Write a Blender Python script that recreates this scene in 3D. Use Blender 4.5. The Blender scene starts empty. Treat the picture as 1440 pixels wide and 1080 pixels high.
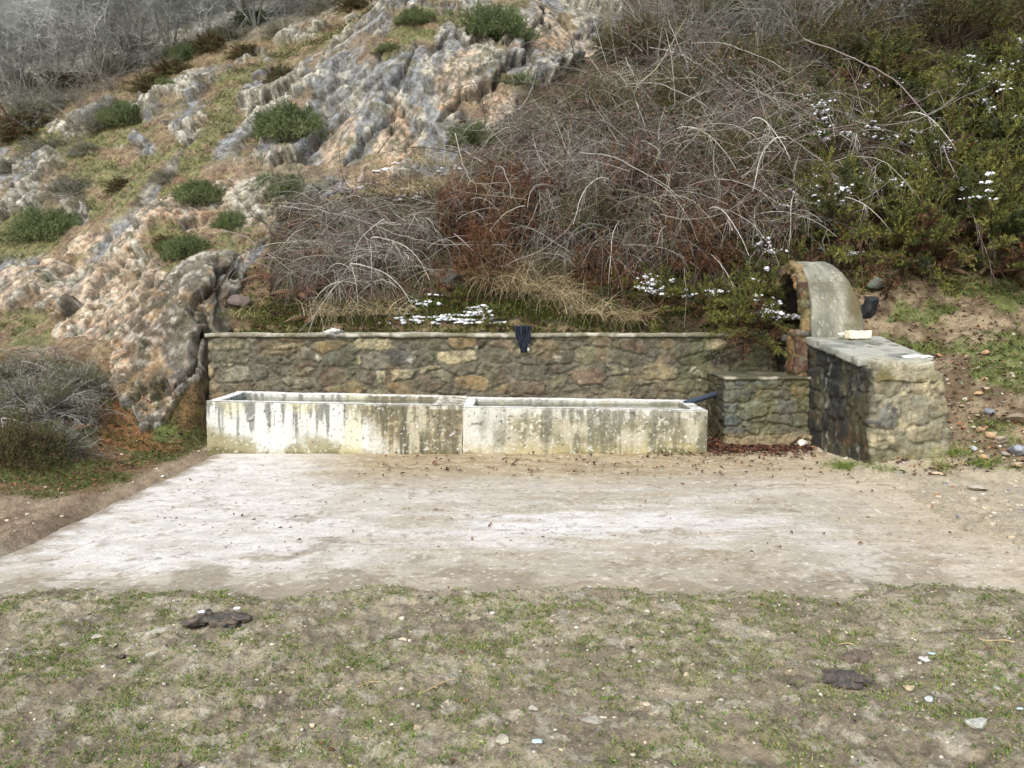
import bpy, math, random
import numpy as np
from math import radians, pi, sin, cos

# ---------------------------------------------------------------- camera, world, sun
F = 1120.0
PITCH = math.atan(103 / F)
CAM = np.array([0.0, 0.0, 1.6])
scn = bpy.context.scene
cam_d = bpy.data.cameras.new("camera")
cam = bpy.data.objects.new("camera", cam_d)
scn.collection.objects.link(cam)
cam_d.sensor_width = 36
cam_d.lens = F / 1440 * 36
cam_d.clip_end = 600
cam_d.clip_start = 0.05
cam.location = CAM
cam.rotation_euler = (pi / 2 - PITCH, 0, 0)
scn.camera = cam

SUN_EL, SUN_AZ = 47.0, 205.0          # azimuth clockwise from +Y; light comes from behind-left of the camera
world = bpy.data.worlds.new("World")
scn.world = world
world.use_nodes = True
wn = world.node_tree
wn.nodes.clear()
sky = wn.nodes.new("ShaderNodeTexSky")
sky.sky_type = 'NISHITA'
sky.sun_disc = False
sky.sun_elevation = radians(SUN_EL)
sky.sun_rotation = radians(SUN_AZ)
sky.air_density = 1.0
sky.dust_density = 3.0
sky.ozone_density = 1.0
hs = wn.nodes.new("ShaderNodeHueSaturation")
hs.inputs["Saturation"].default_value = 0.72
bg = wn.nodes.new("ShaderNodeBackground")
bg.inputs["Strength"].default_value = 0.15
wo = wn.nodes.new("ShaderNodeOutputWorld")
wn.links.new(sky.outputs[0], hs.inputs["Color"])
wn.links.new(hs.outputs[0], bg.inputs["Color"])
wn.links.new(bg.outputs[0], wo.inputs["Surface"])

sd = bpy.data.lights.new("sun", 'SUN')
sd.energy = 1.15
sd.angle = radians(28)
sd.color = (1.0, 0.985, 0.97)
sun = bpy.data.objects.new("sun", sd)
scn.collection.objects.link(sun)
az, el = radians(SUN_AZ), radians(SUN_EL)
dvec = (sin(az) * cos(el), cos(az) * cos(el), sin(el))
import mathutils
sun.rotation_euler = mathutils.Vector(dvec).to_track_quat('Z', 'Y').to_euler()

scn.view_settings.view_transform = 'Standard'
scn.view_settings.look = 'None'
scn.view_settings.gamma = 1.0
scn.view_settings.exposure = 1.0

# ---------------------------------------------------------------- helpers
C = scn.collection
rng = np.random.default_rng(7)
random.seed(7)


def lin(c):
    c = np.asarray(c, float) / 255.0
    return np.where(c <= 0.04045, c / 12.92, ((c + 0.055) / 1.055) ** 2.4)


def S(x, a, b):
    t = np.clip((x - a) / (b - a), 0, 1)
    return t * t * (3 - 2 * t)


def hsh(ix, iy, iz, seed):
    h = (ix.astype(np.uint32) * np.uint32(374761393)) ^ (iy.astype(np.uint32) * np.uint32(668265263)) ^ (iz.astype(np.uint32) * np.uint32(2246822519)) ^ np.uint32((seed * 3266489917) & 0xffffffff)
    h = (h ^ (h >> np.uint32(13))) * np.uint32(1274126177)
    h = (h ^ (h >> np.uint32(16))) * np.uint32(2654435761)
    h = h ^ (h >> np.uint32(15))
    return (h & np.uint32(0xffffff)).astype(np.float32) / np.float32(16777216)


def vn(p, seed=0):
    """value noise 0..1 at p (n,3)"""
    f = np.floor(p)
    t = (p - f).astype(np.float32)
    i = f.astype(np.int64)
    t = t * t * (3 - 2 * t)
    x, y, z = i[:, 0], i[:, 1], i[:, 2]
    r = 0
    for dx in (0, 1):
        wx = t[:, 0] if dx else 1 - t[:, 0]
        for dy in (0, 1):
            wy = t[:, 1] if dy else 1 - t[:, 1]
            for dz in (0, 1):
                wz = t[:, 2] if dz else 1 - t[:, 2]
                r = r + wx * wy * wz * hsh(x + dx, y + dy, z + dz, seed)
    return r


def fbm(p, octv=4, seed=0, gain=0.5, ridged=False):
    a, s, tot = 1.0, 0.0, 0.0
    q = p.copy()
    for k in range(octv):
        n = vn(q, seed + k * 17)
        if ridged:
            n = 1 - np.abs(2 * n - 1)
        s = s + a * n
        tot += a
        a *= gain
        q = q * 2.03 + 13.7
    return s / tot


def voro(p, seed=0, jit=0.9, blocky=False):
    """F1, F2 and a per-cell random (n,3)"""
    f = np.floor(p).astype(np.int64)
    n = len(p)
    d1 = np.full(n, 9.0)
    d2 = np.full(n, 9.0)
    cid = np.zeros((n, 3), np.int64)
    for dx in (-1, 0, 1):
        for dy in (-1, 0, 1):
            for dz in (-1, 0, 1):
                c = f + np.array([dx, dy, dz])
                q = np.stack([c[:, k] + 0.5 + jit * (hsh(c[:, 0], c[:, 1], c[:, 2], seed + k + 1) - 0.5) for k in range(3)], 1)
                d = (((p - q) ** 4).sum(1)) ** 0.25 if blocky else np.sqrt(((p - q) ** 2).sum(1))
                m1 = d < d1
                d2 = np.where(m1, d1, np.minimum(d2, d))
                d1 = np.where(m1, d, d1)
                cid[m1] = c[m1]
    rnd = np.stack([hsh(cid[:, 0], cid[:, 1], cid[:, 2], seed + 50 + k) for k in range(3)], 1)
    return d1, d2, rnd


def facet(p, seed, tilt=1.0):
    """blocky height: every Voronoi cell is a plane of its own tilt and level"""
    f1, f2, r = voro(p, seed)
    n = len(p)
    # offset from the cell centre is rebuilt from the cell's own tilt phase
    g = (r - 0.5) * 2
    h = (r[:, 0] - 0.5) + tilt * 0.9 * np.sin(p[:, 0] * g[:, 1] * 1.2 + g[:, 2] * 6) * 0.5 + tilt * 0.5 * np.sin(p[:, 1] * g[:, 2] * 1.2 + g[:, 1] * 6) * 0.5
    return h, f2 - f1, r


def mix(a, b, t):
    t = np.asarray(t)
    if t.ndim == 1:
        t = t[:, None]
    return a * (1 - t) + b * t


def pick(pal, r):
    pal = np.array([lin(c) for c in pal])
    return pal[np.clip((r * len(pal)).astype(int), 0, len(pal) - 1)]


def unit0(v):
    v = np.asarray(v, float)
    return v / np.linalg.norm(v)


class MB:
    def __init__(self):
        self.v, self.f, self.c, self.n = [], [], [], 0

    def add(self, V, Fc, col):
        V = np.asarray(V, np.float32).reshape(-1, 3)
        Fc = np.asarray(Fc, np.int64)
        col = np.asarray(col, np.float32)
        if col.ndim == 1:
            col = np.repeat(col[None], len(V), 0)
        self.v.append(V)
        self.f.append(Fc + self.n)
        self.c.append(col)
        self.n += len(V)

    def mesh(self, name, mat, smooth=False):
        me = bpy.data.meshes.new(name)
        V = np.concatenate(self.v)
        me.vertices.add(len(V))
        me.vertices.foreach_set("co", V.ravel())
        idx = np.concatenate([f.ravel() for f in self.f])
        tot = np.concatenate([np.full(len(f), f.shape[1]) for f in self.f])
        st = np.concatenate([[0], np.cumsum(tot)[:-1]])
        me.loops.add(len(idx))
        me.loops.foreach_set("vertex_index", idx.astype(np.int32))
        me.polygons.add(len(tot))
        me.polygons.foreach_set("loop_start", st.astype(np.int32))
        me.polygons.foreach_set("loop_total", tot.astype(np.int32))
        if smooth:
            me.polygons.foreach_set("use_smooth", np.ones(len(tot), bool))
        a = me.attributes.new("Col", 'FLOAT_COLOR', 'POINT')
        cc = np.ones((len(V), 4), np.float32)
        cc[:, :3] = np.concatenate(self.c)
        a.data.foreach_set("color", cc.ravel())
        me.materials.append(mat)
        me.update(calc_edges=True)
        return me

    def build(self, name, mat, parent=None, smooth=False):
        return link(name, self.mesh(name, mat, smooth), parent)


def link(name, me, parent=None):
    o = bpy.data.objects.new(name, me)
    C.objects.link(o)
    if parent is not None:
        o.parent = parent
    return o


def tag(o, label=None, cat=None, group=None, kind=None):
    if label: o["label"] = label
    if cat: o["category"] = cat
    if group: o["group"] = group
    if kind: o["kind"] = kind
    return o


def empty(name, loc=(0, 0, 0), rz=0, label=None, cat=None, group=None):
    o = bpy.data.objects.new(name, None)
    C.objects.link(o)
    o.location = loc
    o.rotation_euler = (0, 0, rz)
    return tag(o, label, cat, group)


def copy_tree(o, parent=None):
    c = o.copy()
    C.objects.link(c)
    c.parent = parent
    for ch in o.children:
        copy_tree(ch, c)
    return c


# ---- materials
def mat_attr(name, rough=0.85, var=((30, 0.35),), bump=0.0, bscale=40, spec=0.3, rough_var=None, transl=0.0, coord='Object', bump2=None):
    m = bpy.data.materials.new(name)
    m.use_nodes = True
    nt = m.node_tree
    nt.nodes.clear()
    out = nt.nodes.new("ShaderNodeOutputMaterial")
    b = nt.nodes.new("ShaderNodeBsdfPrincipled")
    b.inputs["Roughness"].default_value = rough
    b.inputs["Specular IOR Level"].default_value = spec
    at = nt.nodes.new("ShaderNodeAttribute")
    at.attribute_name = "Col"
    tc = nt.nodes.new("ShaderNodeTexCoord")
    col = at.outputs["Color"]
    for sc, am in var:
        n = nt.nodes.new("ShaderNodeTexNoise")
        n.inputs["Scale"].default_value = sc
        n.inputs["Detail"].default_value = 6
        n.inputs["Roughness"].default_value = 0.65
        nt.links.new(tc.outputs[coord], n.inputs["Vector"])
        mr = nt.nodes.new("ShaderNodeMapRange")
        mr.inputs["From Min"].default_value = 0.3
        mr.inputs["From Max"].default_value = 0.7
        mr.inputs["To Min"].default_value = 1 - am
        mr.inputs["To Max"].default_value = 1 + am
        nt.links.new(n.outputs["Fac"], mr.inputs["Value"])
        vm = nt.nodes.new("ShaderNodeVectorMath")
        vm.operation = 'SCALE'
        nt.links.new(col, vm.inputs[0])
        nt.links.new(mr.outputs[0], vm.inputs["Scale"])
        col = vm.outputs[0]
    nt.links.new(col, b.inputs["Base Color"])
    if bump:
        n = nt.nodes.new("ShaderNodeTexNoise")
        n.inputs["Scale"].default_value = bscale
        n.inputs["Detail"].default_value = 8
        n.inputs["Roughness"].default_value = 0.7
        nt.links.new(tc.outputs[coord], n.inputs["Vector"])
        bp = nt.nodes.new("ShaderNodeBump")
        bp.inputs["Strength"].default_value = 1.0
        bp.inputs["Distance"].default_value = bump
        nt.links.new(n.outputs["Fac"], bp.inputs["Height"])
        last = bp
        if bump2:
            v = nt.nodes.new("ShaderNodeTexVoronoi")
            v.inputs["Scale"].default_value = bump2[0]
            nt.links.new(tc.outputs[coord], v.inputs["Vector"])
            bq = nt.nodes.new("ShaderNodeBump")
            bq.inputs["Distance"].default_value = bump2[1]
            bq.invert = True
            nt.links.new(v.outputs["Distance"], bq.inputs["Height"])
            nt.links.new(bp.outputs[0], bq.inputs["Normal"])
            last = bq
        nt.links.new(last.outputs[0], b.inputs["Normal"])
    if rough_var:
        n = nt.nodes.new("ShaderNodeTexNoise")
        n.inputs["Scale"].default_value = 5
        n.inputs["Detail"].default_value = 5
        nt.links.new(tc.outputs[coord], n.inputs["Vector"])
        mr = nt.nodes.new("ShaderNodeMapRange")
        mr.inputs["From Min"].default_value = 0.35
        mr.inputs["From Max"].default_value = 0.65
        mr.inputs["To Min"].default_value = rough_var[0]
        mr.inputs["To Max"].default_value = rough_var[1]
        nt.links.new(n.outputs["Fac"], mr.inputs["Value"])
        nt.links.new(mr.outputs[0], b.inputs["Roughness"])
    if transl:
        tr = nt.nodes.new("ShaderNodeBsdfTranslucent")
        nt.links.new(col, tr.inputs["Color"])
        mx = nt.nodes.new("ShaderNodeMixShader")
        mx.inputs[0].default_value = transl
        nt.links.new(b.outputs[0], mx.inputs[1])
        nt.links.new(tr.outputs[0], mx.inputs[2])
        nt.links.new(mx.outputs[0], out.inputs[0])
    else:
        nt.links.new(b.outputs[0], out.inputs[0])
    return m


M_HILL = mat_attr("rock_and_soil", 0.9, ((5, 0.15), (60, 0.3)), 0.05, 9, 0.2, bump2=(13, 0.012))
M_MUD = mat_attr("mud", 0.9, ((14, 0.16), (70, 0.32), (240, 0.25)), 0.02, 60, 0.25, rough_var=(0.75, 0.95))
M_PAD = mat_attr("apron_concrete", 0.85, ((6, 0.14), (60, 0.22)), 0.006, 60, 0.3, rough_var=(0.6, 0.9))
M_TROUGH = mat_attr("cast_concrete", 0.85, ((70, 0.22),), 0.006, 90, 0.25)
M_STONE = mat_attr("masonry", 0.85, ((10, 0.3), (50, 0.35)), 0.02, 30, 0.3)
M_WETSTONE = mat_attr("wet_masonry", 0.5, ((16, 0.35), (80, 0.3)), 0.02, 30, 0.5, rough_var=(0.3, 0.8))
M_LEAF = mat_attr("needles", 0.6, ((12, 0.25),), spec=0.3, transl=0.25)
M_DRY = mat_attr("dry_leaves", 0.85, ((12, 0.25),), spec=0.15, transl=0.15)
M_TWIG = mat_attr("bark", 0.85, ((25, 0.3),), spec=0.2)
M_SNOW = mat_attr("snow", 0.6, ((20, 0.04),), 0.01, 60, 0.3)
M_PEBBLE = mat_attr("stone", 0.8, ((40, 0.25),), 0.006, 60, 0.3)
M_DUNG = mat_attr("dung", 0.6, ((30, 0.3),), 0.012, 50, 0.4)
M_CLOTH = mat_attr("cloth", 0.85, ((60, 0.2),), 0.004, 200, 0.2)
M_PLASTIC = mat_attr("plastic", 0.4, ((60, 0.1),), spec=0.5)


def mottle(m, scale, lo, hi, dark, light, detail=10, rough=0.75):
    """crisp lichen / pit mottling multiplied onto the surface colour"""
    nt = m.node_tree
    b = [n for n in nt.nodes if n.type == 'BSDF_PRINCIPLED'][0]
    src = b.inputs["Base Color"].links[0].from_socket
    tc = nt.nodes.new("ShaderNodeTexCoord")
    n = nt.nodes.new("ShaderNodeTexNoise")
    n.inputs["Scale"].default_value = scale
    n.inputs["Detail"].default_value = detail
    n.inputs["Roughness"].default_value = rough
    nt.links.new(tc.outputs["Object"], n.inputs["Vector"])
    mr = nt.nodes.new("ShaderNodeMapRange")
    mr.inputs["From Min"].default_value = lo
    mr.inputs["From Max"].default_value = hi
    mr.inputs["To Min"].default_value = dark
    mr.inputs["To Max"].default_value = light
    nt.links.new(n.outputs["Fac"], mr.inputs["Value"])
    vm = nt.nodes.new("ShaderNodeVectorMath")
    vm.operation = 'SCALE'
    nt.links.new(src, vm.inputs[0])
    nt.links.new(mr.outputs[0], vm.inputs["Scale"])
    nt.links.new(vm.outputs[0], b.inputs["Base Color"])


mottle(M_HILL, 4.5, 0.42, 0.52, 0.74, 1.10)
mottle(M_HILL, 16, 0.40, 0.50, 0.68, 1.08)
mottle(M_STONE, 9, 0.40, 0.50, 0.68, 1.08)
mottle(M_WETSTONE, 9, 0.40, 0.50, 0.68, 1.08)
mottle(M_MUD, 22, 0.38, 0.48, 0.74, 1.06)
mottle(M_TROUGH, 30, 0.36, 0.46, 0.75, 1.03)
mottle(M_PAD, 14, 0.36, 0.46, 0.82, 1.03)


# ---- ray / terrain
def ray(px, py):
    u, v = (px - 720) / F, (540 - py) / F
    return np.array([u, cos(PITCH) + v * sin(PITCH), -sin(PITCH) + v * cos(PITCH)])


def at(px, py, Y):
    d = ray(px, py)
    return CAM + d * (Y / d[1])


def atz(px, py, z=0.0):
    d = ray(px, py)
    return CAM + d * ((z - CAM[2]) / d[2])


CTRL = [
    # right bank
    (1440, 690, 7.05), (1440, 600, 7.9), (1440, 520, 8.8), (1440, 450, 9.7), (1440, 400, 10.3), (1440, 200, 13.5), (1440, 100, 16.5), (1440, 0, 20),
    (1360, 676, 7.45), (1350, 560, 8.6), (1330, 500, 9.3), (1300, 450, 10.0), (1250, 400, 10.6), (1250, 300, 12.0), (1250, 150, 15), (1250, 0, 20),
    # above the wall
    (1080, 466, 10.4), (1000, 465, 10.4), (800, 465, 10.5), (600, 465, 10.5), (400, 465, 10.6),
    (1050, 400, 11.2), (1050, 300, 12.3), (1050, 150, 15.5), (1050, 0, 20),
    (800, 400, 11.2), (800, 330, 12), (800, 250, 13.0), (740, 200, 14), (850, 100, 16.8), (850, 0, 20), (620, 400, 11.2), (620, 330, 12.2),
    # central rock face
    (600, 240, 13.6), (550, 180, 14.0), (550, 100, 14.8), (600, 30, 15.9), (560, 0, 16.5), (700, 60, 15.7), (720, 0, 16.8), (640, 160, 14.3),
    (450, 250, 13.2), (400, 330, 12.0), (500, 400, 11.3), (450, 150, 15.2), (450, 60, 17.8), (500, 20, 18.6),
    # left slope
    (300, 380, 10.9), (300, 300, 12.5), (250, 320, 12.1), (250, 200, 14.3), (300, 120, 16.6), (350, 60, 19.0), (200, 150, 16.4), (100, 180, 16.4),
    (0, 230, 15.8), (0, 150, 18.5), (0, 330, 14.0), (100, 330, 13.4), (0, 440, 12), (100, 440, 11.3), (60, 485, 10.8), (180, 470, 10.4),
    (180, 600, 9.3), (250, 605, 9.35), (280, 640, 8.75), (0, 500, 10), (0, 600, 8.4), (0, 690, 7.05), (100, 680, 7.4), (150, 570, 9.5),
    (285, 600, 9.5), (285, 480, 10.1), (300, 400, 10.7), (220, 500, 10.05), (340, 420, 10.9), (100, 590, 8.9), (120, 640, 8.4),
    # beyond the frame
    (-400, 690, 7.0), (-400, 560, 9.5), (-400, 440, 12), (-400, 250, 16), (-400, 0, 24), (1840, 690, 6.8), (1840, 560, 8.2), (1840, 400, 10), (1840, 200, 13.5),
    (1840, 0, 19), (0, 60, 26), (200, 40, 26), (200, -150, 36), (720, -200, 30), (1200, -250, 34), (1700, -250, 34), (-300, -200, 50),
]
cp = np.array([at(a, b, y) for a, b, y in CTRL])
flat = np.array([(x, y, 0.0) for x in (-9, -6, -3, 0, 3, 6, 9) for y in (-2, 1.5, 4, 6.3)] + [(x, y, 0.0) for x in (-2.5, 0, 2.5) for y in (7.6, 8.6)])
cp = np.concatenate([cp, flat])
_K = np.sqrt(((cp[:, None, :2] - cp[None, :, :2]) ** 2).sum(-1) + 0.3 ** 2)
_n = len(cp)
_A = np.zeros((_n + 3, _n + 3))
_A[:_n, :_n] = _K - 0.02 * np.eye(_n)
_A[:_n, _n] = 1
_A[:_n, _n + 1:] = cp[:, :2]
_A[_n, :_n] = 1
_A[_n + 1:, :_n] = cp[:, :2].T
_w = np.linalg.solve(_A, np.concatenate([cp[:, 2], [0, 0, 0]]))


ZK = 1.0


def hill(x, y):
    r = np.zeros(len(x)) + _w[_n]
    r += _w[_n + 1] * x + _w[_n + 2] * y
    for k in range(_n):
        r += _w[k] * np.sqrt((x - cp[k, 0]) ** 2 + (y - cp[k, 1]) ** 2 + 0.09)
    return r


WALL_Y = 10.05


def h0(x, y):
    x = np.atleast_1d(np.asarray(x, float))
    y = np.atleast_1d(np.asarray(y, float))
    z = np.maximum(hill(x, y), -0.02)
    z = np.where(y < 6.3, z * S(y, 4.5, 6.3), z)
    front = S(x, -3.95, -3.72) * (1 - S(x, 3.62, 3.78)) * (1 - S(y, WALL_Y + 0.12, WALL_Y + 0.25))
    z = z * (1 - front) + 0.0 * front
    behind = S(x, -3.9, -3.7) * (1 - S(x, 3.3, 3.5)) * S(y, WALL_Y + 0.12, WALL_Y + 0.25) * (1 - S(y, WALL_Y + 0.45, WALL_Y + 0.6))
    z = z * (1 - behind) + np.minimum(z, 1.27) * behind
    # ground under the wing wall, end pillar and spring box
    wing = S(x, 3.5, 3.6) * (1 - S(x, 4.16, 4.3)) * S(y, 7.86, 7.94) * (1 - S(y, 9.3, 9.5))
    z = z * (1 - wing) + np.minimum(z, 0.9) * wing
    box = S(x, 3.3, 3.4) * (1 - S(x, 3.9, 4.1)) * S(y, 9.3, 9.4) * (1 - S(y, 10.3, 10.5))
    z = z * (1 - box) + np.minimum(z, 1.15) * box
    pil = S(x, 3.5, 3.6) * (1 - S(x, 4.4, 4.7)) * (1 - S(y, 7.75, 7.9)) * S(y, 6.5, 7)
    z = z * (1 - pil) + np.minimum(z, 0.02) * pil
    return z


def hit(px, py):
    d = ray(px, py)
    Y = np.exp(np.linspace(math.log(2.2), math.log(70), 1400))
    P = CAM[None] + d[None] * (Y / d[1])[:, None]
    hz = h0(P[:, 0], P[:, 1])
    b = np.nonzero(P[:, 2] < hz)[0]
    k = b[0] if len(b) else len(Y) - 1
    return np.array([P[k, 0], P[k, 1], hz[k]])


def zones(x, y, z, segs, nz):
    """soft union of capsules between terrain points; nz = wobble"""
    r = np.zeros(len(x))
    for (a, b, c, d, rad) in segs:
        A, B = hit(a, b)[:2], hit(c, d)[:2]
        ab = B - A
        t = np.clip(((x - A[0]) * ab[0] + (y - A[1]) * ab[1]) / max((ab ** 2).sum(), 1e-6), 0, 1)
        dd = np.sqrt((x - A[0] - t * ab[0]) ** 2 + (y - A[1] - t * ab[1]) ** 2)
        r = np.maximum(r, 1 - S(dd + nz * rad * ZK, rad * ZK * 0.75, rad * ZK * 1.15))
    return r


def inpoly(x, y, pts):
    W = np.array([hit(a, b)[:2] for a, b in pts])
    ins = np.zeros(len(x), bool)
    j = len(W) - 1
    for i in range(len(W)):
        c = ((W[i, 1] > y) != (W[j, 1] > y)) & (x < (W[j, 0] - W[i, 0]) * (y - W[i, 1]) / (W[j, 1] - W[i, 1] + 1e-12) + W[i, 0])
        ins ^= c
        j = i
    return ins


# ---------------------------------------------------------------- terrain
def axis_y():
    ys = [0.3]
    while ys[-1] < 75:
        y = ys[-1]
        s = 0.03 if y < 2.2 else 0.0042 if y < 6.5 else 0.006 if y < 8.5 else 0.0019 if y < 20 else 0.01
        ys.append(y + s * max(y, 1.5))
    return np.array(ys)


def axis_u():
    us = [0.0]
    while us[-1] < 1.5:
        us.append(us[-1] + (0.0016 if us[-1] < 0.66 else 0.02))
    u = np.array(us)
    return np.concatenate([-u[:0:-1], u])


yy = axis_y()
uu = axis_u()
NU, NY = len(uu), len(yy)
YY, UU = np.meshgrid(yy, uu, indexing='ij')
XX = UU * (YY + 0.9)
x, y = XX.ravel(), YY.ravel()
z = h0(x, y)
Z2 = z.reshape(NY, NU)
# base normals
gy = np.gradient(Z2, axis=0) / np.gradient(YY, axis=0)
gx = np.gradient(Z2, axis=1) / np.gradient(XX, axis=1)
gy = gy - gx * np.gradient(XX, axis=0) / np.gradient(YY, axis=0)
N = np.stack([-gx.ravel(), -gy.ravel(), np.ones(len(x))], 1)
sl = np.sqrt(N[:, 0] ** 2 + N[:, 1] ** 2)
cap = np.minimum(1, 1.6 / np.maximum(sl, 1e-6))
N[:, 0] *= cap
N[:, 1] *= cap
N /= np.linalg.norm(N, axis=1)[:, None]
P3 = np.stack([x, y, z], 1)
w1 = fbm(P3 * 1.3, 3, 3) - 0.5
w2 = fbm(P3 * 1.3 + 40, 3, 5) - 0.5
xw, yw = x + 0.5 * w1, y + 0.5 * w2

ROCK = [(-300, 120), (0, 170), (100, 175), (230, 110), (330, 85), (420, 45), (540, 5), (640, -80), (900, -80), (860, 60), (770, 120), (690, 190), (640, 245),
        (500, 262), (410, 300), (380, 350), (350, 400), (330, 440), (300, 600), (200, 612), (165, 540), (150, 485), (60, 475), (0, 445), (-300, 440)]
rock = inpoly(xw, yw, ROCK).astype(float)
nz = (fbm(P3 * 2.5, 3, 9) - 0.5) * 1.6
GRASS = [(520, 20, 440, 65, 0.9), (440, 65, 400, 75, 0.7), (335, 105, 300, 190, 0.55), (300, 190, 255, 262, 0.5), (200, 230, 175, 290, 0.5), (95, 205, 150, 262, 0.5),
         (0, 335, 60, 345, 0.55), (10, 455, 55, 465, 0.6), (330, 110, 345, 100, 0.6), (150, 185, 190, 190, 0.5), (230, 330, 260, 360, 0.4), (590, 35, 560, 55, 0.6), (0, 190, 70, 200, 0.5),
         (240, 215, 215, 240, 0.35), (130, 262, 150, 300, 0.35), (300, 345, 350, 335, 0.35)]
SOIL = [(318, 140, 290, 215, 0.35), (470, 40, 410, 90, 0.45), (60, 130, 210, 120, 1.3), (130, 215, 185, 232, 0.45), (380, 70, 300, 130, 0.4), (520, 8, 420, 20, 1.0),
        (210, 180, 235, 210, 0.35), (375, 175, 350, 215, 0.3)]
ZK = 0.62
gr = zones(x, y, z, GRASS, nz)
so = zones(x, y, z, SOIL, nz)
ZK = 1.0
rock = rock * (1 - 0.95 * np.maximum(gr, so))
# small soil pockets between the ledges
pk = S(fbm(P3 * np.array([1.8, 1.8, 1.8]) + 7, 5, 21), 0.58, 0.64)
rock = rock * (1 - 0.8 * pk * (y > 11))

# strata run steeply down to the left
# rows: across the ribs, down the ribs, out of the slope
ax_d = unit0([0.45, 0.55, 0.70])
ax_a = unit0(np.cross(ax_d, [0.15, -0.6, 0.78]))
ax_n = np.cross(ax_a, ax_d)
q = np.stack([P3 @ ax_a, P3 @ ax_d, P3 @ ax_n], 1)
q = q + 0.5 * np.stack([w1, w2, w1], 1)
qs = q * np.array([1.0, 0.42, 0.8])
wq = (np.stack([fbm(qs * 2.2 + 10 * k, 3, 90 + k) for k in range(3)], 1) - 0.5) * 1.2
ridge = fbm(qs * 0.7, 2, 31, ridged=True) - 0.6
hA, eA, rA = facet(qs * np.array([1.2, 1.1, 1.2]) + wq, 41, 0.8)
hB, eB, rB = facet(q * np.array([3.6, 2.6, 3.2]) + wq * 2.0, 43)
hC, eC, rC = facet(P3 * 9.5 + wq * 4, 45)
crk = S(eA, 0.0, 0.10)
smooth_r = S(fbm(qs * np.array([1.7, 1.0, 1.5]) + 3, 4, 47), 0.48, 0.56)      # smooth grey faces in bands down the slope
bface = zones(x, y, z, [(225, 150, 215, 240, 0.25), (330, 170, 320, 230, 0.2), (640, 60, 660, 110, 0.2), (500, 95, 590, 70, 0.9), (520, 170, 620, 190, 0.8), (486, 150, 490, 240, 0.18), (100, 420, 150, 330, 0.35), (110, 350, 150, 300, 0.3), (745, 60, 760, 90, 0.3), (560, 120, 640, 150, 0.7)], nz)
smooth_r = np.maximum(smooth_r, bface * S(fbm(qs * 3.0 + 8, 4, 49), 0.34, 0.46))
crust = 1 - smooth_r
amp = S(y, 9.0, 12.0) * 0.7 + 0.3
fine = fbm(P3 * 13, 4, 51, ridged=True) - 0.6
pits = S(fbm(P3 * 5.5 + 60, 4, 52), 0.62, 0.72)
disp = rock * (0.40 * amp * ridge + 0.21 * amp * hA + (0.036 * crust + 0.01) * hB + (0.012 * crust + 0.002) * hC
               - 0.12 * (1 - crk) + (0.02 * crust + 0.004) * fine + 0.05 * crust - 0.045 * pits - 0.03 * (1 - S(eB, 0, 0.12)) * crust)
soft = (1 - rock) * S(z, 0.03, 0.35)
disp += soft * (0.22 * (fbm(P3 * 1.8, 4, 53) - 0.5) + 0.05 * (fbm(P3 * 12, 3, 55) - 0.5))
# muddy foreground
fg = 1 - S(z, 0.02, 0.2)
mud = fbm(P3 * 5, 4, 61) - 0.5
foot = fbm(P3 * np.array([11, 11, 1]), 4, 63, ridged=True) - 0.6
disp += fg * (0.05 * mud + 0.04 * foot + 0.014 * (fbm(P3 * 40, 3, 64, ridged=True) - 0.6))
edge_n = fbm(P3 * 1.7, 7, 65, gain=0.62) - 0.5
# the mud lies lower under the concrete apron and laps over its front and right edge
under = S(x, -3.55, -3.2) * (1 - S(x + 1.1 * edge_n, 3.0, 3.7)) * S(y + 0.7 * edge_n, 4.15, 4.6) * (1 - S(y, 9.6, 9.8))
nearleft = (x < -3.3) & (z < 0.1)
base = np.where(fg > 0, 0.055 * (1 - under) - 0.06 * under, 0) * fg
gut = S(x, -4.6, -3.9) * (1 - S(x, -3.4, -3.25)) * S(y, 5.0, 6.0) * fg
base -= 0.05 * gut
disp *= (1 - 0.85 * under)
V = P3 + N * disp[:, None]
V[:, 2] += base
# keep the ground out of the masonry tops
# colours
n1 = fbm(P3 * 0.8, 4, 71)
n2 = fbm(P3 * 4.5, 4, 73)
n3 = fbm(P3 * 14.0, 3, 75)
cream, cream2 = lin((154, 150, 132)), lin((180, 175, 156))
bluegrey, grey = lin((108, 113, 118)), lin((126, 125, 118))
orange, pink = lin((172, 136, 102)), lin((178, 160, 134))
R_ = mix(cream, cream2, S(n3 * 0.6 + rB[:, 0] * 0.4, 0.35, 0.65))
R_ = mix(R_, grey, S(n2 * 0.7 + rA[:, 1] * 0.3, 0.45, 0.6) * 0.5)
R_ = mix(R_, bluegrey, np.clip(smooth_r * S(n2 + 0.3 * (n3 - 0.5), 0.32, 0.46), 0, 0.85))
oz = zones(x, y, z, [(110, 440, 240, 350, 1.3), (180, 480, 130, 400, 0.9), (240, 290, 290, 270, 0.5), (40, 420, 100, 350, 0.6), (470, 220, 480, 180, 0.3), (650, 110, 700, 150, 0.5), (750, 30, 800, 40, 0.7), (520, 250, 560, 190, 0.35)], nz)
R_ = mix(R_, mix(orange, pink, S(n2, 0.42, 0.6)), oz * S(n1 * 0.4 + n2 * 0.6, 0.36, 0.52) * 0.95)
dk = zones(x, y, z, [(215, 590, 240, 420, 0.45), (270, 590, 280, 430, 0.45), (230, 440, 290, 390, 0.5)], nz)
R_ = mix(R_, mix(lin((92, 84, 74)), lin((140, 112, 78)), S(n2, 0.5, 0.62)), dk * 0.85)
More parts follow.
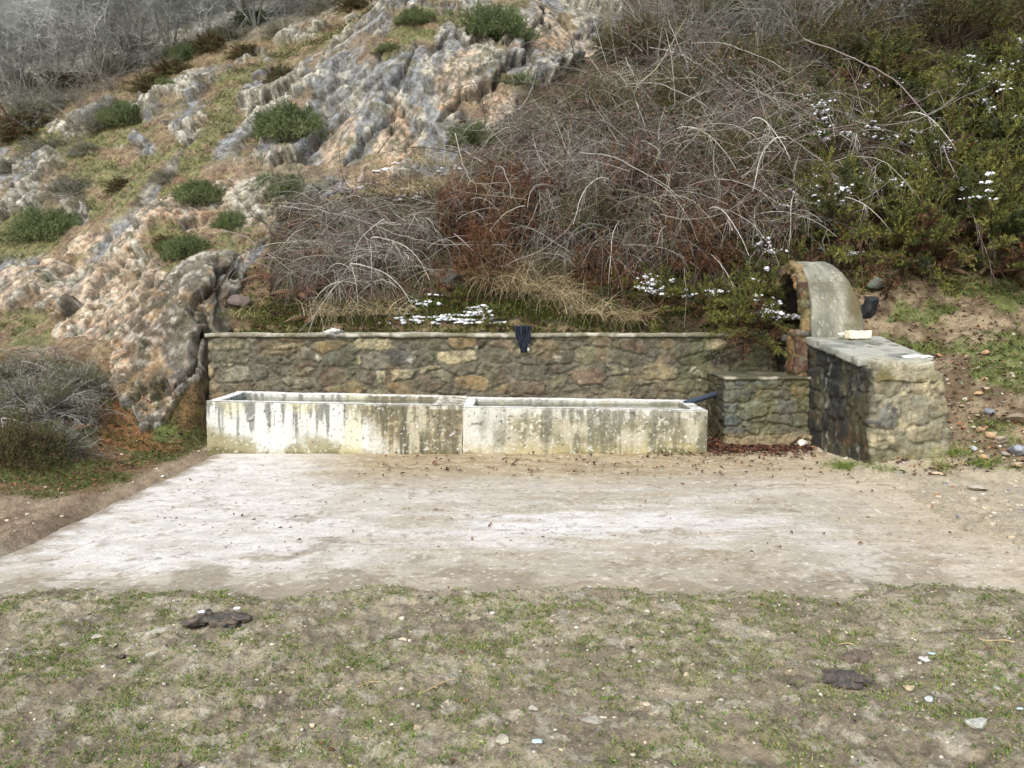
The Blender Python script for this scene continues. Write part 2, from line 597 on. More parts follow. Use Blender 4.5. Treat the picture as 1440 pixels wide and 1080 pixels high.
# lichen and moss specks
R_ = mix(R_, lin((78, 78, 52)), S(fbm(P3 * 4.5 + 9, 5, 77, gain=0.65), 0.54, 0.62) * 0.75)
streak = fbm(q * np.array([6, 1.6, 6]), 4, 76)
R_ = mix(R_, lin((92, 90, 84)), S(streak, 0.54, 0.64) * 0.4)
R_ = mix(R_, lin((70, 62, 50)), np.clip((1 - S(eA, 0.0, 0.06)) * 0.55 + (1 - S(eB, 0.0, 0.09)) * 0.4 * crust + pits * 0.7, 0, 0.85))
spk = fbm(P3 * np.array([17, 17, 17]) + 31, 3, 78)
R_ = mix(R_, lin((96, 90, 76)), S(spk, 0.52, 0.60) * 0.7 * rock)
R_ = mix(R_, lin((194, 190, 174)), (1 - S(spk, 0.36, 0.44)) * 0.45 * rock * (0.4 + 0.6 * crust))
soilc = mix(lin((102, 84, 66)), lin((128, 112, 86)), S(n3, 0.35, 0.65))
grassc = mix(lin((90, 94, 56)), lin((118, 112, 76)), S(n3, 0.3, 0.7))
gk = np.clip(gr * S(n2, 0.36, 0.5) + 0.55 * S(n2, 0.5, 0.62), 0, 1)
SOFT = mix(soilc, grassc, gk)
# under the thickets: dark rusty leaf litter
thick = inpoly(x, y, [(560, 450), (380, 455), (380, 300), (640, 250), (860, 60), (900, -300), (1900, -300), (1900, 380), (1230, 385), (1140, 460)]).astype(float)
SOFT = mix(SOFT, mix(lin((66, 52, 40)), lin((60, 58, 38)), S(n2, 0.45, 0.6)), thick * 0.9)
trees_zone = S(y, 18.5, 21) * (1 - S(x, -4, -2))
SOFT = mix(SOFT, mix(lin((150, 150, 140)), lin((128, 126, 112)), S(n2, 0.4, 0.6)), trees_zone * 0.9)
# right bank: bare brown earth with green
rb = S(x, 3.9, 4.5) * (1 - S(y + 0.5 * w1, 10.3, 10.7)) * S(z, 0.05, 0.4)
SOFT = mix(SOFT, mix(mix(lin((132, 118, 94)), lin((98, 84, 64)), S(n2, 0.4, 0.6)), lin((92, 102, 56)), S(fbm(P3 * 2.6, 4, 79), 0.53, 0.62) * 0.8), rb)
# left bank: moss and orange earth
lb = (1 - S(x + 0.25 * w2, -3.8, -3.5)) * (1 - S(y, 9.6, 10.2)) * np.maximum(S(z, 0.0, 0.15), S(y + 0.6 * w1, 6.6, 7.0))
SOFT = mix(SOFT, mix(mix(lin((110, 88, 60)), lin((94, 102, 56)), S(fbm(P3 * 2.0 + 5, 5, 81, gain=0.6), 0.42, 0.56)), lin((140, 98, 62)), zones(x, y, z, [(150, 560, 185, 620, 0.25), (160, 625, 240, 632, 0.16)], nz) * 0.9), lb)
HC = mix(SOFT, R_, rock)
lbk = lb
# mud
m1 = S(fbm(P3 * 3.0, 5, 83), 0.42, 0.58)
MUDC = mix(lin((158, 147, 122)), lin((136, 125, 102)), m1)
MUDC = mix(MUDC, lin((126, 126, 84)), S(fbm(P3 * np.array([7.5, 7.5, 1]) + 3, 6, 85, gain=0.65), 0.50, 0.64) * 0.45)
MUDC = mix(MUDC, lin((104, 94, 78)), S(fbm(P3 * 13 + 4, 5, 89, gain=0.65), 0.53, 0.64) * 0.6)
MUDC = mix(MUDC, lin((176, 168, 148)), S(fbm(P3 * 16, 4, 87), 0.58, 0.68) * 0.6)
gutc = S(x, -5.6, -4.6) * (1 - S(x, -3.4, -3.2)) * S(y, 4.6, 5.6) * (1 - S(y, 8.9, 9.2))
MUDC = mix(MUDC, mix(lin((146, 128, 104)), lin((110, 92, 72)), S(fbm(P3 * np.array([3, 1, 1]), 3, 88), 0.4, 0.6)), gutc * 0.85)
# right side path: sandy
MUDC = mix(MUDC, lin((176, 164, 140)), S(x, 2.6, 3.6) * S(y + 0.7 * edge_n, 4.3, 4.8) * 0.7)
COL = mix(HC, MUDC, fg * (1 - 0.95 * lbk))
COLv = COL

I = np.arange(NY * NU).reshape(NY, NU)
quads = np.stack([I[:-1, :-1], I[:-1, 1:], I[1:, 1:], I[1:, :-1]], -1).reshape(-1, 4)
qy, qx, qz = y[quads].mean(1), x[quads].mean(1), z[quads].mean(1)
isg = (qz < 0.12) & (qy < WALL_Y + 0.05)


def sub(mask, name, mat):
    q = quads[mask]
    used = np.unique(q)
    rm = np.full(len(x), -1, np.int64)
    rm[used] = np.arange(len(used))
    b = MB()
    b.add(V[used], rm[q], COLv[used])
    return b.build(name, mat, smooth=True)


tag(sub(isg, "ground", M_MUD), "trodden muddy ground with sparse grass and gravel in front of the trough", kind="structure")
tag(sub(~isg, "hillside", M_HILL), "limestone hillside with soil ledges rising behind the trough", kind="structure")
b = MB()
gx_, gy_ = np.meshgrid(np.linspace(-260, 260, 60), np.linspace(-260, 260, 60))
far_z = np.full(gx_.size, -0.5)
b.add(np.stack([gx_.ravel(), gy_.ravel(), far_z], 1), np.stack([np.arange(3600).reshape(60, 60)[:-1, :-1], np.arange(3600).reshape(60, 60)[:-1, 1:], np.arange(3600).reshape(60, 60)[1:, 1:], np.arange(3600).reshape(60, 60)[1:, :-1]], -1).reshape(-1, 4), lin((120, 112, 84)))
tag(b.build("terrain", M_MUD), "muddy grassland around the site", kind="structure")

# fast lookup of the finished surface
Vg = V.reshape(NY, NU, 3)


def surf(px_x, px_y):
    """height of the displaced surface near world x, y (arrays)"""
    px_x, px_y = np.atleast_1d(px_x).astype(float), np.atleast_1d(px_y).astype(float)
    j = np.clip(np.searchsorted(yy, px_y), 1, NY - 1)
    j = j - (np.abs(yy[j - 1] - px_y) < np.abs(yy[j] - px_y))
    u = px_x / (yy[j] + 0.9)
    i = np.clip(np.searchsorted(uu, u), 1, NU - 1)
    i = i - (np.abs(uu[i - 1] - u) < np.abs(uu[i] - u))
    return Vg[j, i, 2], j, i


ROCKW = rock.reshape(NY, NU)


def spot(px, py, sink=0.0):
    p = hit(px, py)
    zz, _, _ = surf(p[0], p[1])
    return np.array([p[0], p[1], float(zz[0]) - sink])


# ---------------------------------------------------------------- box grids and concrete / masonry
def box_grid(dx, dy, dz, res):
    """unit-cube surface (0..1)^3 verts with quads, one shared vertex per position"""
    n = [max(2, int(round(d / res)) + 1) for d in (dx, dy, dz)]
    Vs, Fs, k = [], [], 0
    for ax in range(3):
        a, c = [i for i in range(3) if i != ax]
        A, B = np.meshgrid(np.linspace(0, 1, n[a]), np.linspace(0, 1, n[c]), indexing='ij')
        for s in (0.0, 1.0):
            P = np.zeros((A.size, 3))
            P[:, a] = A.ravel()
            P[:, c] = B.ravel()
            P[:, ax] = s
            I = np.arange(A.size).reshape(A.shape) + k
            q = np.stack([I[:-1, :-1], I[1:, :-1], I[1:, 1:], I[:-1, 1:]], -1).reshape(-1, 4)
            flip = (s == 1.0) != (ax != 1)
            if flip:
                q = q[:, ::-1]
            Vs.append(P)
            Fs.append(q)
            k += A.size
    P = np.concatenate(Vs)
    Q = np.concatenate(Fs)
    key = np.round(P * 100000).astype(np.int64)
    _, first, inv = np.unique(key, axis=0, return_index=True, return_inverse=True)
    return P[first], inv.ravel()[Q]


def vnorm(P, Q):
    n = np.zeros_like(P)
    a = P[Q[:, 2]] - P[Q[:, 0]]
    c = P[Q[:, 3]] - P[Q[:, 1]]
    fn = np.cross(a, c)
    for k in range(4):
        np.add.at(n, Q[:, k], fn)
    return n / np.maximum(np.linalg.norm(n, axis=1)[:, None], 1e-9)


def masonry(mb, dims, warp, res, cell, pal, mortar, seed, depth=0.045, joint=0.10, rough=0.02, colfn=None):
    P, Q = box_grid(*dims, res)
    P = warp(P)
    Nn = vnorm(P, Q)
    cen = P.mean(0)
    if ((P - cen) * Nn).sum() < 0:
        Q = Q[:, ::-1]
        Nn = -Nn
    p = P / np.array(cell)
    wob = np.stack([fbm(P * 4.0 + 11 * k, 2, seed + k) for k in range(3)], 1) - 0.5
    p = p + wob * 0.42 + 0.16 * (np.stack([vn(P * 28 + 11 * k, seed + k) for k in range(3)], 1) - 0.5)
    big = vn(np.floor(P / np.array([1.1, 1.1, 0.45])) * 1.7, seed)
    f1, f2, r = voro(p, seed, 0.78, True)
    fc = f2 - f1
    st = S(fc, joint * 0.3, joint + 0.05)
    d = depth * (st * (0.55 + 0.75 * r[:, 1]) - 0.5) + rough * (fbm(P * 18, 4, seed + 5) - 0.5) * 2 + (0.10 if seed == 451 else 0.03) * (fbm(P * 2.2, 3, seed + 8) - 0.5)
    Vv = P + Nn * d[:, None]
    c = pick(pal, r[:, 0])
    c = c * (0.75 + 0.5 * r[:, 2])[:, None]
    c = mix(c, c * 0.5, S(fbm(P * 9, 5, seed + 3, gain=0.65), 0.48, 0.6) * 0.7)
    c = mix(c, lin((112, 116, 100))[None], S(fbm(P * 14, 4, seed + 6), 0.55, 0.65) * 0.5)
    smear = 0.10 * S(fbm(P * 5, 3, seed + 12), 0.5, 0.65)
    c = mix(lin(mortar)[None] * (0.7 + 0.6 * fbm(P * 12, 4, seed + 4))[:, None], c, S(fc - smear, joint * 0.4, joint + 0.05))
    c = mix(c, lin((52, 48, 38))[None], (1 - S(np.abs(fc - joint * 0.8), 0.0, 0.022)) * S(vn(P * 7, seed + 14), 0.4, 0.7) * 0.6)
    if colfn is not None:
        c = colfn(P, c)
    mb.add(Vv, Q, c)


def concrete(mb, dims, warp, res, colfn, rough=0.006, seed=0, lump=0.01):
    P, Q = box_grid(*dims, res)
    P = warp(P)
    Nn = vnorm(P, Q)
    if ((P - P.mean(0)) * Nn).sum() < 0:
        Q = Q[:, ::-1]
    off = np.stack([(fbm(P * 22 + 7 * k, 3, seed + k) - 0.5) * 2 * rough + (fbm(P * 3 + 5 * k, 2, seed + 9 + k) - 0.5) * 2 * lump for k in range(3)], 1)
    mb.add(P + off, Q, colfn(P))


def lerp_box(x0, x1, y0, y1, z0, z1):
    lo, hi = np.array([x0, y0, z0]), np.array([x1, y1, z1])
    return lambda P: lo + P * (hi - lo)


# concrete apron
APY0, APY1, APX0, APX1 = 3.9, 9.0, -3.27, 4.3


def apron_col(P):
    X, Yv = P[:, 0], P[:, 1]
    Q3 = P * np.array([1, 1, 0.2])
    n = fbm(Q3 * np.array([1.2, 2.4, 1]), 5, 101)
    nf = fbm(Q3 * np.array([5, 9, 1]), 4, 103)
    c = mix(lin((162, 154, 136)), lin((176, 169, 155)), S(n, 0.38, 0.6))
    # pale worn cement along the left and in the middle
    wl = (1 - S(X + 1.6 * (n - 0.5) - 0.28 * (8.7 - Yv), -2.6, -1.7))
    c = mix(c, lin((196, 192, 183)), wl * (0.5 + 0.35 * S(nf, 0.35, 0.55)))
    c = mix(c, lin((112, 96, 74)), (1 - S(X - APX0 + 0.25 * (nf - 0.5), 0.0, 0.16)) * 0.7)
    mid_ = np.exp(-((X - 0.3) / 1.6) ** 2 - ((Yv - 5.9) / 0.55) ** 2) * S(n * 0.5 + nf * 0.5, 0.4, 0.6)
    c = mix(c, lin((198, 195, 188)), np.clip(mid_ * 1.1, 0, 0.85))
    # damp sandy silt near the trough
    wet = S(Yv + 1.3 * (n - 0.5), 6.9, 8.0) * S(X + 0.8 * (nf - 0.5), -2.3, -1.5)
    c = mix(c, mix(lin((138, 121, 88)), lin((158, 142, 110)), S(nf, 0.4, 0.62)), wet * 0.9)
    front = 1 - S(Yv + 0.9 * (n - 0.5) + 0.9 * (nf - 0.5), 4.3, 5.1)
    c = mix(c, lin((158, 149, 130)), front * 0.85)
    mudp = S(fbm(Q3 * 3.2, 6, 121, gain=0.65) + 0.35 * (1 - S(Yv, 4.0, 5.4)), 0.66, 0.74)
    c = mix(c, lin((132, 122, 102)), mudp * 0.7)
    rt = S(X + 0.8 * (n - 0.5), 2.2, 3.2)
    c = mix(c, lin((172, 158, 132)), rt * 0.6)
    st = S(fbm(Q3 * np.array([1.5, 14, 1]), 3, 107), 0.58, 0.68)
    c = mix(c, lin((150, 134, 106)), st * 0.35 * (1 - wl))
    c = mix(c, lin((210, 205, 192)), S(fbm(Q3 * 30, 2, 109), 0.72, 0.78) * 0.5)
    k1, k2, _r = voro(Q3 * np.array([0.42, 0.6, 1]) + 0.5 * (np.stack([nf, n, n], 1) - 0.5), 131)
    c = mix(c, lin((92, 84, 68)), (1 - S(k2 - k1, 0.0, 0.012)) * S(n, 0.4, 0.55) * 0.7)
    c = mix(c, lin((120, 104, 82)), S(fbm(Q3 * 22 + 3, 2, 111), 0.72, 0.78) * 0.5)
    return c


nx_, ny_ = 640, 430
ax_, ay_ = np.meshgrid(np.linspace(APX0, APX1, nx_), APY0 + (APY1 - APY0) * np.linspace(0, 1, ny_) ** 1.25, indexing='xy')
Pp = np.stack([ax_.ravel(), ay_.ravel(), np.zeros(ax_.size)], 1)
pc = apron_col(Pp)
ed = np.minimum(np.arange(nx_), 3)[None, :].repeat(ny_, 0).ravel()
Pp[:, 0] += (0.16 * (fbm(Pp * 3, 5, 115) - 0.5)) * np.exp(-(Pp[:, 0] - APX0) / 0.15)
Pp[:, 2] = 0.022 + 0.02 * (fbm(Pp * 1.1, 3, 117) - 0.5) + 0.006 * (fbm(Pp * np.array([9, 22, 1]), 3, 119) - 0.5) + 0.10 * 0
Pp[ed == 0, 2] = -0.09
I = np.arange(nx_ * ny_).reshape(ny_, nx_)
b = MB()
b.add(Pp, np.stack([I[:-1, :-1], I[:-1, 1:], I[1:, 1:], I[1:, :-1]], -1).reshape(-1, 4), pc)
tag(b.build("pavement", M_PAD, smooth=True), "worn pale concrete apron in front of the troughs", kind="structure")

# ---- troughs
TY0, TY1 = 8.72, 9.78
TXL, TXM, TXR = -3.375, -0.545, 2.16


def tz(X):
    return 0.612 - (X - TXL) / (TXM - TXL) * 0.055 if np.isscalar(X) else np.where(X < TXM, 0.612 - (X - TXL) / (TXM - TXL) * 0.055, 0.545 - (X - TXM) / (TXR - TXM) * 0.04)


def trough_col(P):
    X, Yv, Z = P[:, 0], P[:, 1], P[:, 2]
    top = np.where(X < TXM, 0.612 - (X - TXL) / (TXM - TXL) * 0.055, 0.545 - (X - TXM) / (TXR - TXM) * 0.04)
    d = top - Z                                     # distance below the rim
    hgt = Z / top
    E = np.stack([X, Yv, Z], 1)
    s1 = fbm(E * np.array([26, 26, 1.6]), 4, 201)
    s2 = fbm(E * np.array([9, 9, 1.0]), 4, 203)
    bl = fbm(E * np.array([3.0, 3, 3.5]), 5, 205)
    sp = fbm(E * 28, 3, 207)
    conc = lin((168, 162, 140))
    white = lin((198, 199, 191))
    brown = lin((98, 88, 64))
    dark = lin((84, 84, 78))
    olive = lin((132, 124, 84))
    c = np.repeat(conc[None], len(P), 0)
    left = (X < TXM)
    # left half: lime wash
    lw = (1 - S(X + 0.9 * (bl - 0.5), -1.85, -1.4))
    c = mix(c, white, lw * (0.92 - 0.6 * S(1 - hgt + 0.9 * (bl - 0.5), 0.62, 0.86)))
    c = mix(c, dark, lw * S(s1 + 0.25 * (s2 - 0.5) - 0.25 * np.clip(d - 0.02, 0, 1) / 0.5, 0.44, 0.56) * (1 - S(d, 0.30, 0.5)) * 0.75)
    c = mix(c, olive, lw * S(1 - hgt + 0.9 * (bl - 0.5), 0.58, 0.86) * 0.75)
    c = mix(c, lin((196, 188, 140)), lw * S(fbm(E * np.array([2.2, 2, 1.2]) + 4, 3, 213), 0.54, 0.64) * 0.45)
    # brown streaked half of the left trough
    bz = left * (1 - lw)
    c = mix(c, brown, bz * S(s1 * 0.6 + bl * 0.4, 0.36, 0.54) * 0.85)
    c = mix(c, lin((176, 164, 124)), bz * S(sp, 0.58, 0.66) * 0.6)
    seam = np.exp(-((X - TXM + 0.14) / 0.12) ** 2)
    c = mix(c, lin((88, 82, 68)), left * seam * 0.6)
    # right trough: mottled, pale under the rim
    rz = (~left)
    c = mix(c, lin((122, 116, 90)), rz * S(bl * 0.6 + s2 * 0.4, 0.40, 0.54) * 0.85)
    c = mix(c, white, rz * S(1 - d / 0.5 + 0.9 * (s2 - 0.5), 0.68, 0.95) * 0.6 * (1 - 0.65 * S(X, 1.4, 2.0)))
    c = mix(c, lin((226, 222, 200)), rz * S(sp * 0.5 + bl * 0.5, 0.56, 0.62) * 0.75)
    c = mix(c, white, rz * (1 - S(X + 0.5 * (bl - 0.5), TXM + 0.15, TXM + 0.55)) * 0.6)
    c = mix(c, lin((112, 108, 92)), rz * S(X, 1.5, 2.0) * S(bl, 0.4, 0.6) * 0.5)
    c = mix(c, lin((166, 152, 96)), rz * S(1 - hgt + 0.5 * (bl - 0.5), 0.6, 0.85) * 0.5)
    c = mix(c, lin((104, 100, 84)), rz * S(s1 * 0.5 + s2 * 0.15 + bl * 0.35, 0.48, 0.58) * S(X + 0.5 * (bl - 0.5), TXM + 0.5, TXM + 0.9) * 0.65)
    c = mix(c, lin((70, 66, 54)), S(s1 * 0.5 + s2 * 0.5, 0.54, 0.64) * S(X + 0.5 * (bl - 0.5), -1.7, -1.3) * (1 - S(X, TXM + 0.0, TXM + 0.2)) * 0.7)
    c = mix(c, lin((92, 96, 78)), S(s2 * 0.45 + s1 * 0.3 + bl * 0.25, 0.48, 0.58) * (0.2 + 0.6 * S(X, -2.6, -1.2)) * 0.45)
    # specks, damp moss along the foot, light rim
    c = mix(c, lin((92, 86, 50)), S(1 - hgt + 0.4 * (bl - 0.5), 0.86, 0.98) * 0.75)
    c = mix(c, white, S(fbm(E * 40, 2, 209), 0.70, 0.75) * 0.7)
    c = mix(c, lin((60, 58, 50)), S(fbm(E * 34 + 5, 2, 211), 0.72, 0.78) * 0.7)
    rim = (1 - S(d, 0.006, 0.022))
    c = mix(c, lin((214, 214, 206)), rim * (0.35 + 0.6 * S(sp, 0.35, 0.6)))
    divt = (X > TXM - 0.36) & (X < TXM) & (d < 0.05)
    c = mix(c, mix(lin((130, 126, 108)), lin((196, 193, 180)), S(sp, 0.4, 0.6)), divt * 0.9)
    # inside: grey green slime line
    inside = (Yv > TY0 + 0.06) & (Yv < TY1 - 0.06) & (d > 0.045)
    c = mix(c, lin((122, 122, 106)), inside * 0.6)
    return c


def make_trough(x0, x1, zl, zr, rend, seed):
    b = MB()
    wt = 0.115
    lo = 0.0

    def wp(bx0, bx1, by0, by1, drop=0.0, bot=lo):
        def f(P):
            X = bx0 + P[:, 0] * (bx1 - bx0)
            Yv = by0 + P[:, 1] * (by1 - by0)
            top = zl + (X - x0) / (x1 - x0) * (zr - zl) - drop
            Z = bot + P[:, 2] * (top - bot)
            # outer walls lean in slightly towards the rim
            k = (Z - 0.0)
            Yv = np.where(Yv <= TY0 + 0.001, Yv + 0.035 * k, Yv)
            return np.stack([X, Yv, Z], 1)
        return f
    L = x1 - x0
    H = 0.6
    concrete(b, (L, wt, H), wp(x0, x1, TY0, TY0 + wt), 0.011, trough_col, 0.005, seed, 0.008)
    concrete(b, (L, wt, H), wp(x0, x1, TY1 - wt, TY1), 0.02, trough_col, 0.005, seed, 0.008)
    concrete(b, (wt, TY1 - TY0 - 2 * wt, H), wp(x0, x0 + wt, TY0 + wt, TY1 - wt, 0.002), 0.014, trough_col, 0.005, seed, 0.008)
    concrete(b, (rend, TY1 - TY0 - 2 * wt, H), wp(x1 - rend, x1, TY0 + wt, TY1 - wt, 0.002 if rend < 0.2 else 0.02), 0.014, trough_col, 0.012 if rend > 0.2 else 0.005, seed, 0.012)
    concrete(b, (L - wt - rend, TY1 - TY0 - 2 * wt, 0.1), lerp_box(x0 + wt, x1 - rend, TY0 + wt, TY1 - wt, 0.05, 0.15), 0.06, trough_col, 0.004, seed, 0.005)
    return b


t1 = make_trough(TXL, TXM - 0.004, 0.612, 0.557, 0.34, 301).build("water_trough", M_TROUGH, smooth=True)
tag(t1, "long concrete trough whose front is lime-white at one end and streaked brown at the other", "trough")
t2 = make_trough(TXM, TXR, 0.545, 0.505, 0.13, 303).build("water_trough", M_TROUGH, smooth=True)
tag(t2, "lower mottled grey-cream concrete trough with the dark pipe leaving its end", "trough")

# water
mw = bpy.data.materials.new("water")
mw.use_nodes = True
nt = mw.node_tree
bs = nt.nodes["Principled BSDF"]
bs.inputs["Base Color"].default_value = (*lin((92, 94, 76)), 1)
bs.inputs["Roughness"].default_value = 0.06
bs.inputs["IOR"].default_value = 1.33
nz_ = nt.nodes.new("ShaderNodeTexNoise")
nz_.inputs["Scale"].default_value = 5
bp_ = nt.nodes.new("ShaderNodeBump")
bp_.inputs["Distance"].default_value = 0.004
nt.links.new(nz_.outputs["Fac"], bp_.inputs["Height"])
nt.links.new(bp_.outputs[0], bs.inputs["Normal"])
for (a, c, zz) in ((TXL + 0.09, TXM - 0.32, 0.515), (TXM + 0.09, TXR - 0.11, 0.462)):
    b = MB()
    b.add([(a, TY0 + 0.09, zz), (c, TY0 + 0.09, zz), (c, TY1 - 0.09, zz), (a, TY1 - 0.09, zz)], [[0, 1, 2, 3]], lin((92, 94, 76)))
    tag(b.build("water", mw), kind="structure")

# ---- retaining wall
PAL_MAIN = [(124, 117, 96), (142, 133, 106), (108, 101, 84), (120, 104, 84), (90, 88, 80), (178, 166, 130), (160, 138, 98), (114, 109, 90), (98, 88, 72), (132, 126, 108)]


def wall_col(P, c):
    c = c * (0.48 + 0.55 * fbm(P * 2.2 + 3, 4, 400))[:, None]
    t = S(P[:, 0] + 1.2 * (fbm(P * 1.5, 3, 401) - 0.5), 0.2, 3.0)
    c = mix(c, c * 0.62, t * 0.8)                        # damp, algae-stained towards the spring
    c = mix(c, lin((94, 96, 66)), S(fbm(P * np.array([5, 5, 1.5]), 4, 403), 0.5, 0.66) * (0.25 + 0.4 * t))
    c = mix(c, lin((190, 184, 164)), S(fbm(P * 7 + 2, 5, 405, gain=0.65), 0.66, 0.73) * 0.5)
    c = mix(c, lin((150, 118, 70)), S(fbm(P * 2.6 + 6, 4, 406), 0.6, 0.72) * 0.16)
    low = 1 - S(P[:, 2], 0.55, 0.8)
    c = mix(c, lin((110, 100, 80)), low * 0.3)
    return c


wall = MB()
masonry(wall, (7.3, 0.4, 1.3), lerp_box(-3.83, 3.3, WALL_Y, WALL_Y + 0.4, -0.02, 1.285), 0.016, (0.40, 0.5, 0.18), PAL_MAIN, (112, 108, 90), 411, 0.024, joint=0.06, colfn=wall_col)
wo_ = wall.build("stone_wall", M_STONE, smooth=True)
tag(wo_, "long rubble stone retaining wall with thin concrete coping behind the troughs", "wall")
b = MB()


def cap_col(P):
    c = mix(lin((120, 116, 98)), lin((172, 168, 152)), S(fbm(P * 5, 5, 421, gain=.65), 0.42, 0.6))
    c = mix(c, lin((96, 92, 62)), S(fbm(P * 8 + 3, 4, 423), 0.54, 0.64) * 0.7)
    return mix(c, c * 0.6, S(P[:, 0], 1.5, 3) * 0.7)


concrete(b, (7.2, 0.46, 0.05), lerp_box(-3.86, 3.28, WALL_Y - 0.035, WALL_Y + 0.42, 1.27, 1.315), 0.025, cap_col, 0.008, 425, 0.014)
b.build("coping", M_TROUGH, wo_, smooth=True)

# low wall in front of it
PAL_WET = [(88, 90, 72), (66, 72, 66), (104, 98, 68), (78, 76, 66), (134, 96, 58), (96, 92, 78), (72, 74, 62)]


def lw_col(P, c):
    c = mix(c, lin((88, 88, 48)), S(fbm(P * np.array([6, 6, 2]), 4, 431), 0.48, 0.62) * 0.5)
    c = mix(c, lin((150, 132, 98)), (1 - S(P[:, 2], 0.1, 0.24)) * 0.7)
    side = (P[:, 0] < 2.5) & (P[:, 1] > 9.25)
    return mix(c, lin((62, 56, 38)), side * 0.75)  # side face towards the recess: its shadow is painted into the colour


b = MB()
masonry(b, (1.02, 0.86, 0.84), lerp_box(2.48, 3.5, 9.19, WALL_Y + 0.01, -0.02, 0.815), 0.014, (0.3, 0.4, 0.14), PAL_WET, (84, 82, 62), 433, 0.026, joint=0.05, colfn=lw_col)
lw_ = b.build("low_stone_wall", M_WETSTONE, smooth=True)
tag(lw_, "low mossy stone block wall with a pale ledge beside the trough end", "wall")
b = MB()
concrete(b, (1.0, 0.9, 0.04), lerp_box(2.46, 3.49, 9.165, WALL_Y - 0.01, 0.805, 0.838), 0.02, lambda P: mix(lin((76, 74, 56)), lin((150, 145, 126)), S(fbm(P * 6, 4, 437), 0.45, 0.6) * (1 - 0.8 * S(P[:, 1], 9.2, 9.3))), 0.007, 439, 0.01)
b.build("ledge", M_TROUGH, lw_, smooth=True)

# wing wall with end pillar
def wing_warp(zt_near, zt_far):
    def f(P):
        Yv = 7.86 + P[:, 1] * (10.2 - 7.86)
        xl = np.interp(Yv, [7.86, 9.2, 10.2], [3.60, 3.46, 3.42])
        flare = 0.16 * (1 - P[:, 2]) * S(P[:, 0], 0.5, 1.0)
        X = xl + P[:, 0] * (4.25 - xl) + flare
        zt = np.interp(Yv, [7.86, 9.3, 10.2], [zt_near, zt_far, zt_far])
        return np.stack([X, Yv, -0.05 + P[:, 2] * (zt + 0.05)], 1)
    return f


PAL_PIL = [(126, 120, 98), (90, 88, 80), (138, 129, 102), (114, 106, 82), (130, 122, 94), (82, 81, 75)]


def wing_col(P, c):
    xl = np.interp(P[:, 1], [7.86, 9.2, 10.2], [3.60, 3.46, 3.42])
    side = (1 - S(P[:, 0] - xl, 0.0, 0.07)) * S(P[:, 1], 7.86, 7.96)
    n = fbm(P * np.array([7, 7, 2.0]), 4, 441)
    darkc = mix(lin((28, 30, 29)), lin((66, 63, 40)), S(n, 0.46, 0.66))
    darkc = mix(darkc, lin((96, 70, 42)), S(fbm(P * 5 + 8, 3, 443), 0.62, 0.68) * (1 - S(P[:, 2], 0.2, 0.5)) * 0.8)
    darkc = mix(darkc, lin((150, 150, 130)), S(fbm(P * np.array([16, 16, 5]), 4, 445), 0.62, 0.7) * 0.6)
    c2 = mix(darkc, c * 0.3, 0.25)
    front = mix(c, lin((112, 108, 62)), (1 - S(P[:, 2], 0.05, 0.3)) * 0.5)
    front = mix(front, lin((196, 184, 148)), S(fbm(P * 9, 4, 447), 0.58, 0.68) * 0.5)
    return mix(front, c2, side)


b = MB()
masonry(b, (0.72, 2.3, 1.1), wing_warp(0.98, 1.24), 0.015, (0.3, 0.4, 0.24), PAL_PIL, (126, 121, 98), 451, 0.026, joint=0.12, rough=0.02, colfn=wing_col)
wing = b.build("wing_wall", M_WETSTONE, smooth=True)
tag(wing, "short stone wing wall with black wet side face and dry pillar end", "wall")
b = MB()


def slab_warp(P):
    Yv = 8.12 + P[:, 1] * (10.1 - 8.12)
    xl = np.interp(Yv, [7.86, 9.2, 10.2], [3.57, 3.43, 3.40])
    X = xl + P[:, 0] * (4.3 - xl)
    zt = np.interp(Yv, [7.86, 9.3, 10.2], [1.075, 1.30, 1.30])
    return np.stack([X, Yv, zt - 0.085 * (1 - P[:, 2])], 1)


concrete(b, (0.85, 2.0, 0.09), slab_warp, 0.022, lambda P: mix(mix(lin((118, 120, 110)), lin((156, 155, 142)), S(fbm(P * 4, 4, 453), 0.4, 0.62)), lin((78, 78, 60)), S(fbm(P * 9, 4, 454), 0.56, 0.66) * 0.7), 0.008, 455, 0.014)
b.build("coping", M_TROUGH, wing, smooth=True)
b = MB()


def capstone(P):
    X = 3.60 + P[:, 0] * 0.62
    X += np.where(P[:, 2] > 0.5, (0.5 - P[:, 0]) * 0.10, 0)
    Yv = 7.83 + P[:, 1] * 0.34
    Z = 0.90 + P[:, 2] * (0.185 + 0.025 * P[:, 1]) + 0.02 * np.sin(P[:, 0] * 7)
    return np.stack([X, Yv, Z], 1)


concrete(b, (0.62, 0.34, 0.18), capstone, 0.014, lambda P: mix(mix(lin((148, 141, 116)), lin((112, 104, 68)), S(fbm(P * 6, 5, 457), 0.45, 0.6)), lin((176, 172, 152)), S(P[:, 2], 1.0, 1.08) * 0.6), 0.01, 459, 0.022)
b.build("capstone", M_STONE, wing, smooth=True)

# spring box: concrete barrel vault with a stone facade
VC, VR, VZ, VH = 9.96, 0.68, 1.28, 0.93


def vault_warp(ro, x0, x1, th):
    def f(P):
        a = P[:, 0] * 1.3 - 0.15
        ang = np.clip(a, 0, 1) * pi
        down = np.where(a < 0, -a, np.where(a > 1, a - 1, 0)) * 1.6
        r = 1 - P[:, 2] * th
        Yv = VC - ro * r * np.cos(ang)
        Z = VZ + VH * r * np.sin(ang) ** 0.85 - down
        X = x0 + P[:, 1] * ((x1 - x0) - (0.26 * np.sin(ang) ** 2 if x1 > 4 else 0.0))
        return np.stack([X, Yv, Z], 1)
    return f


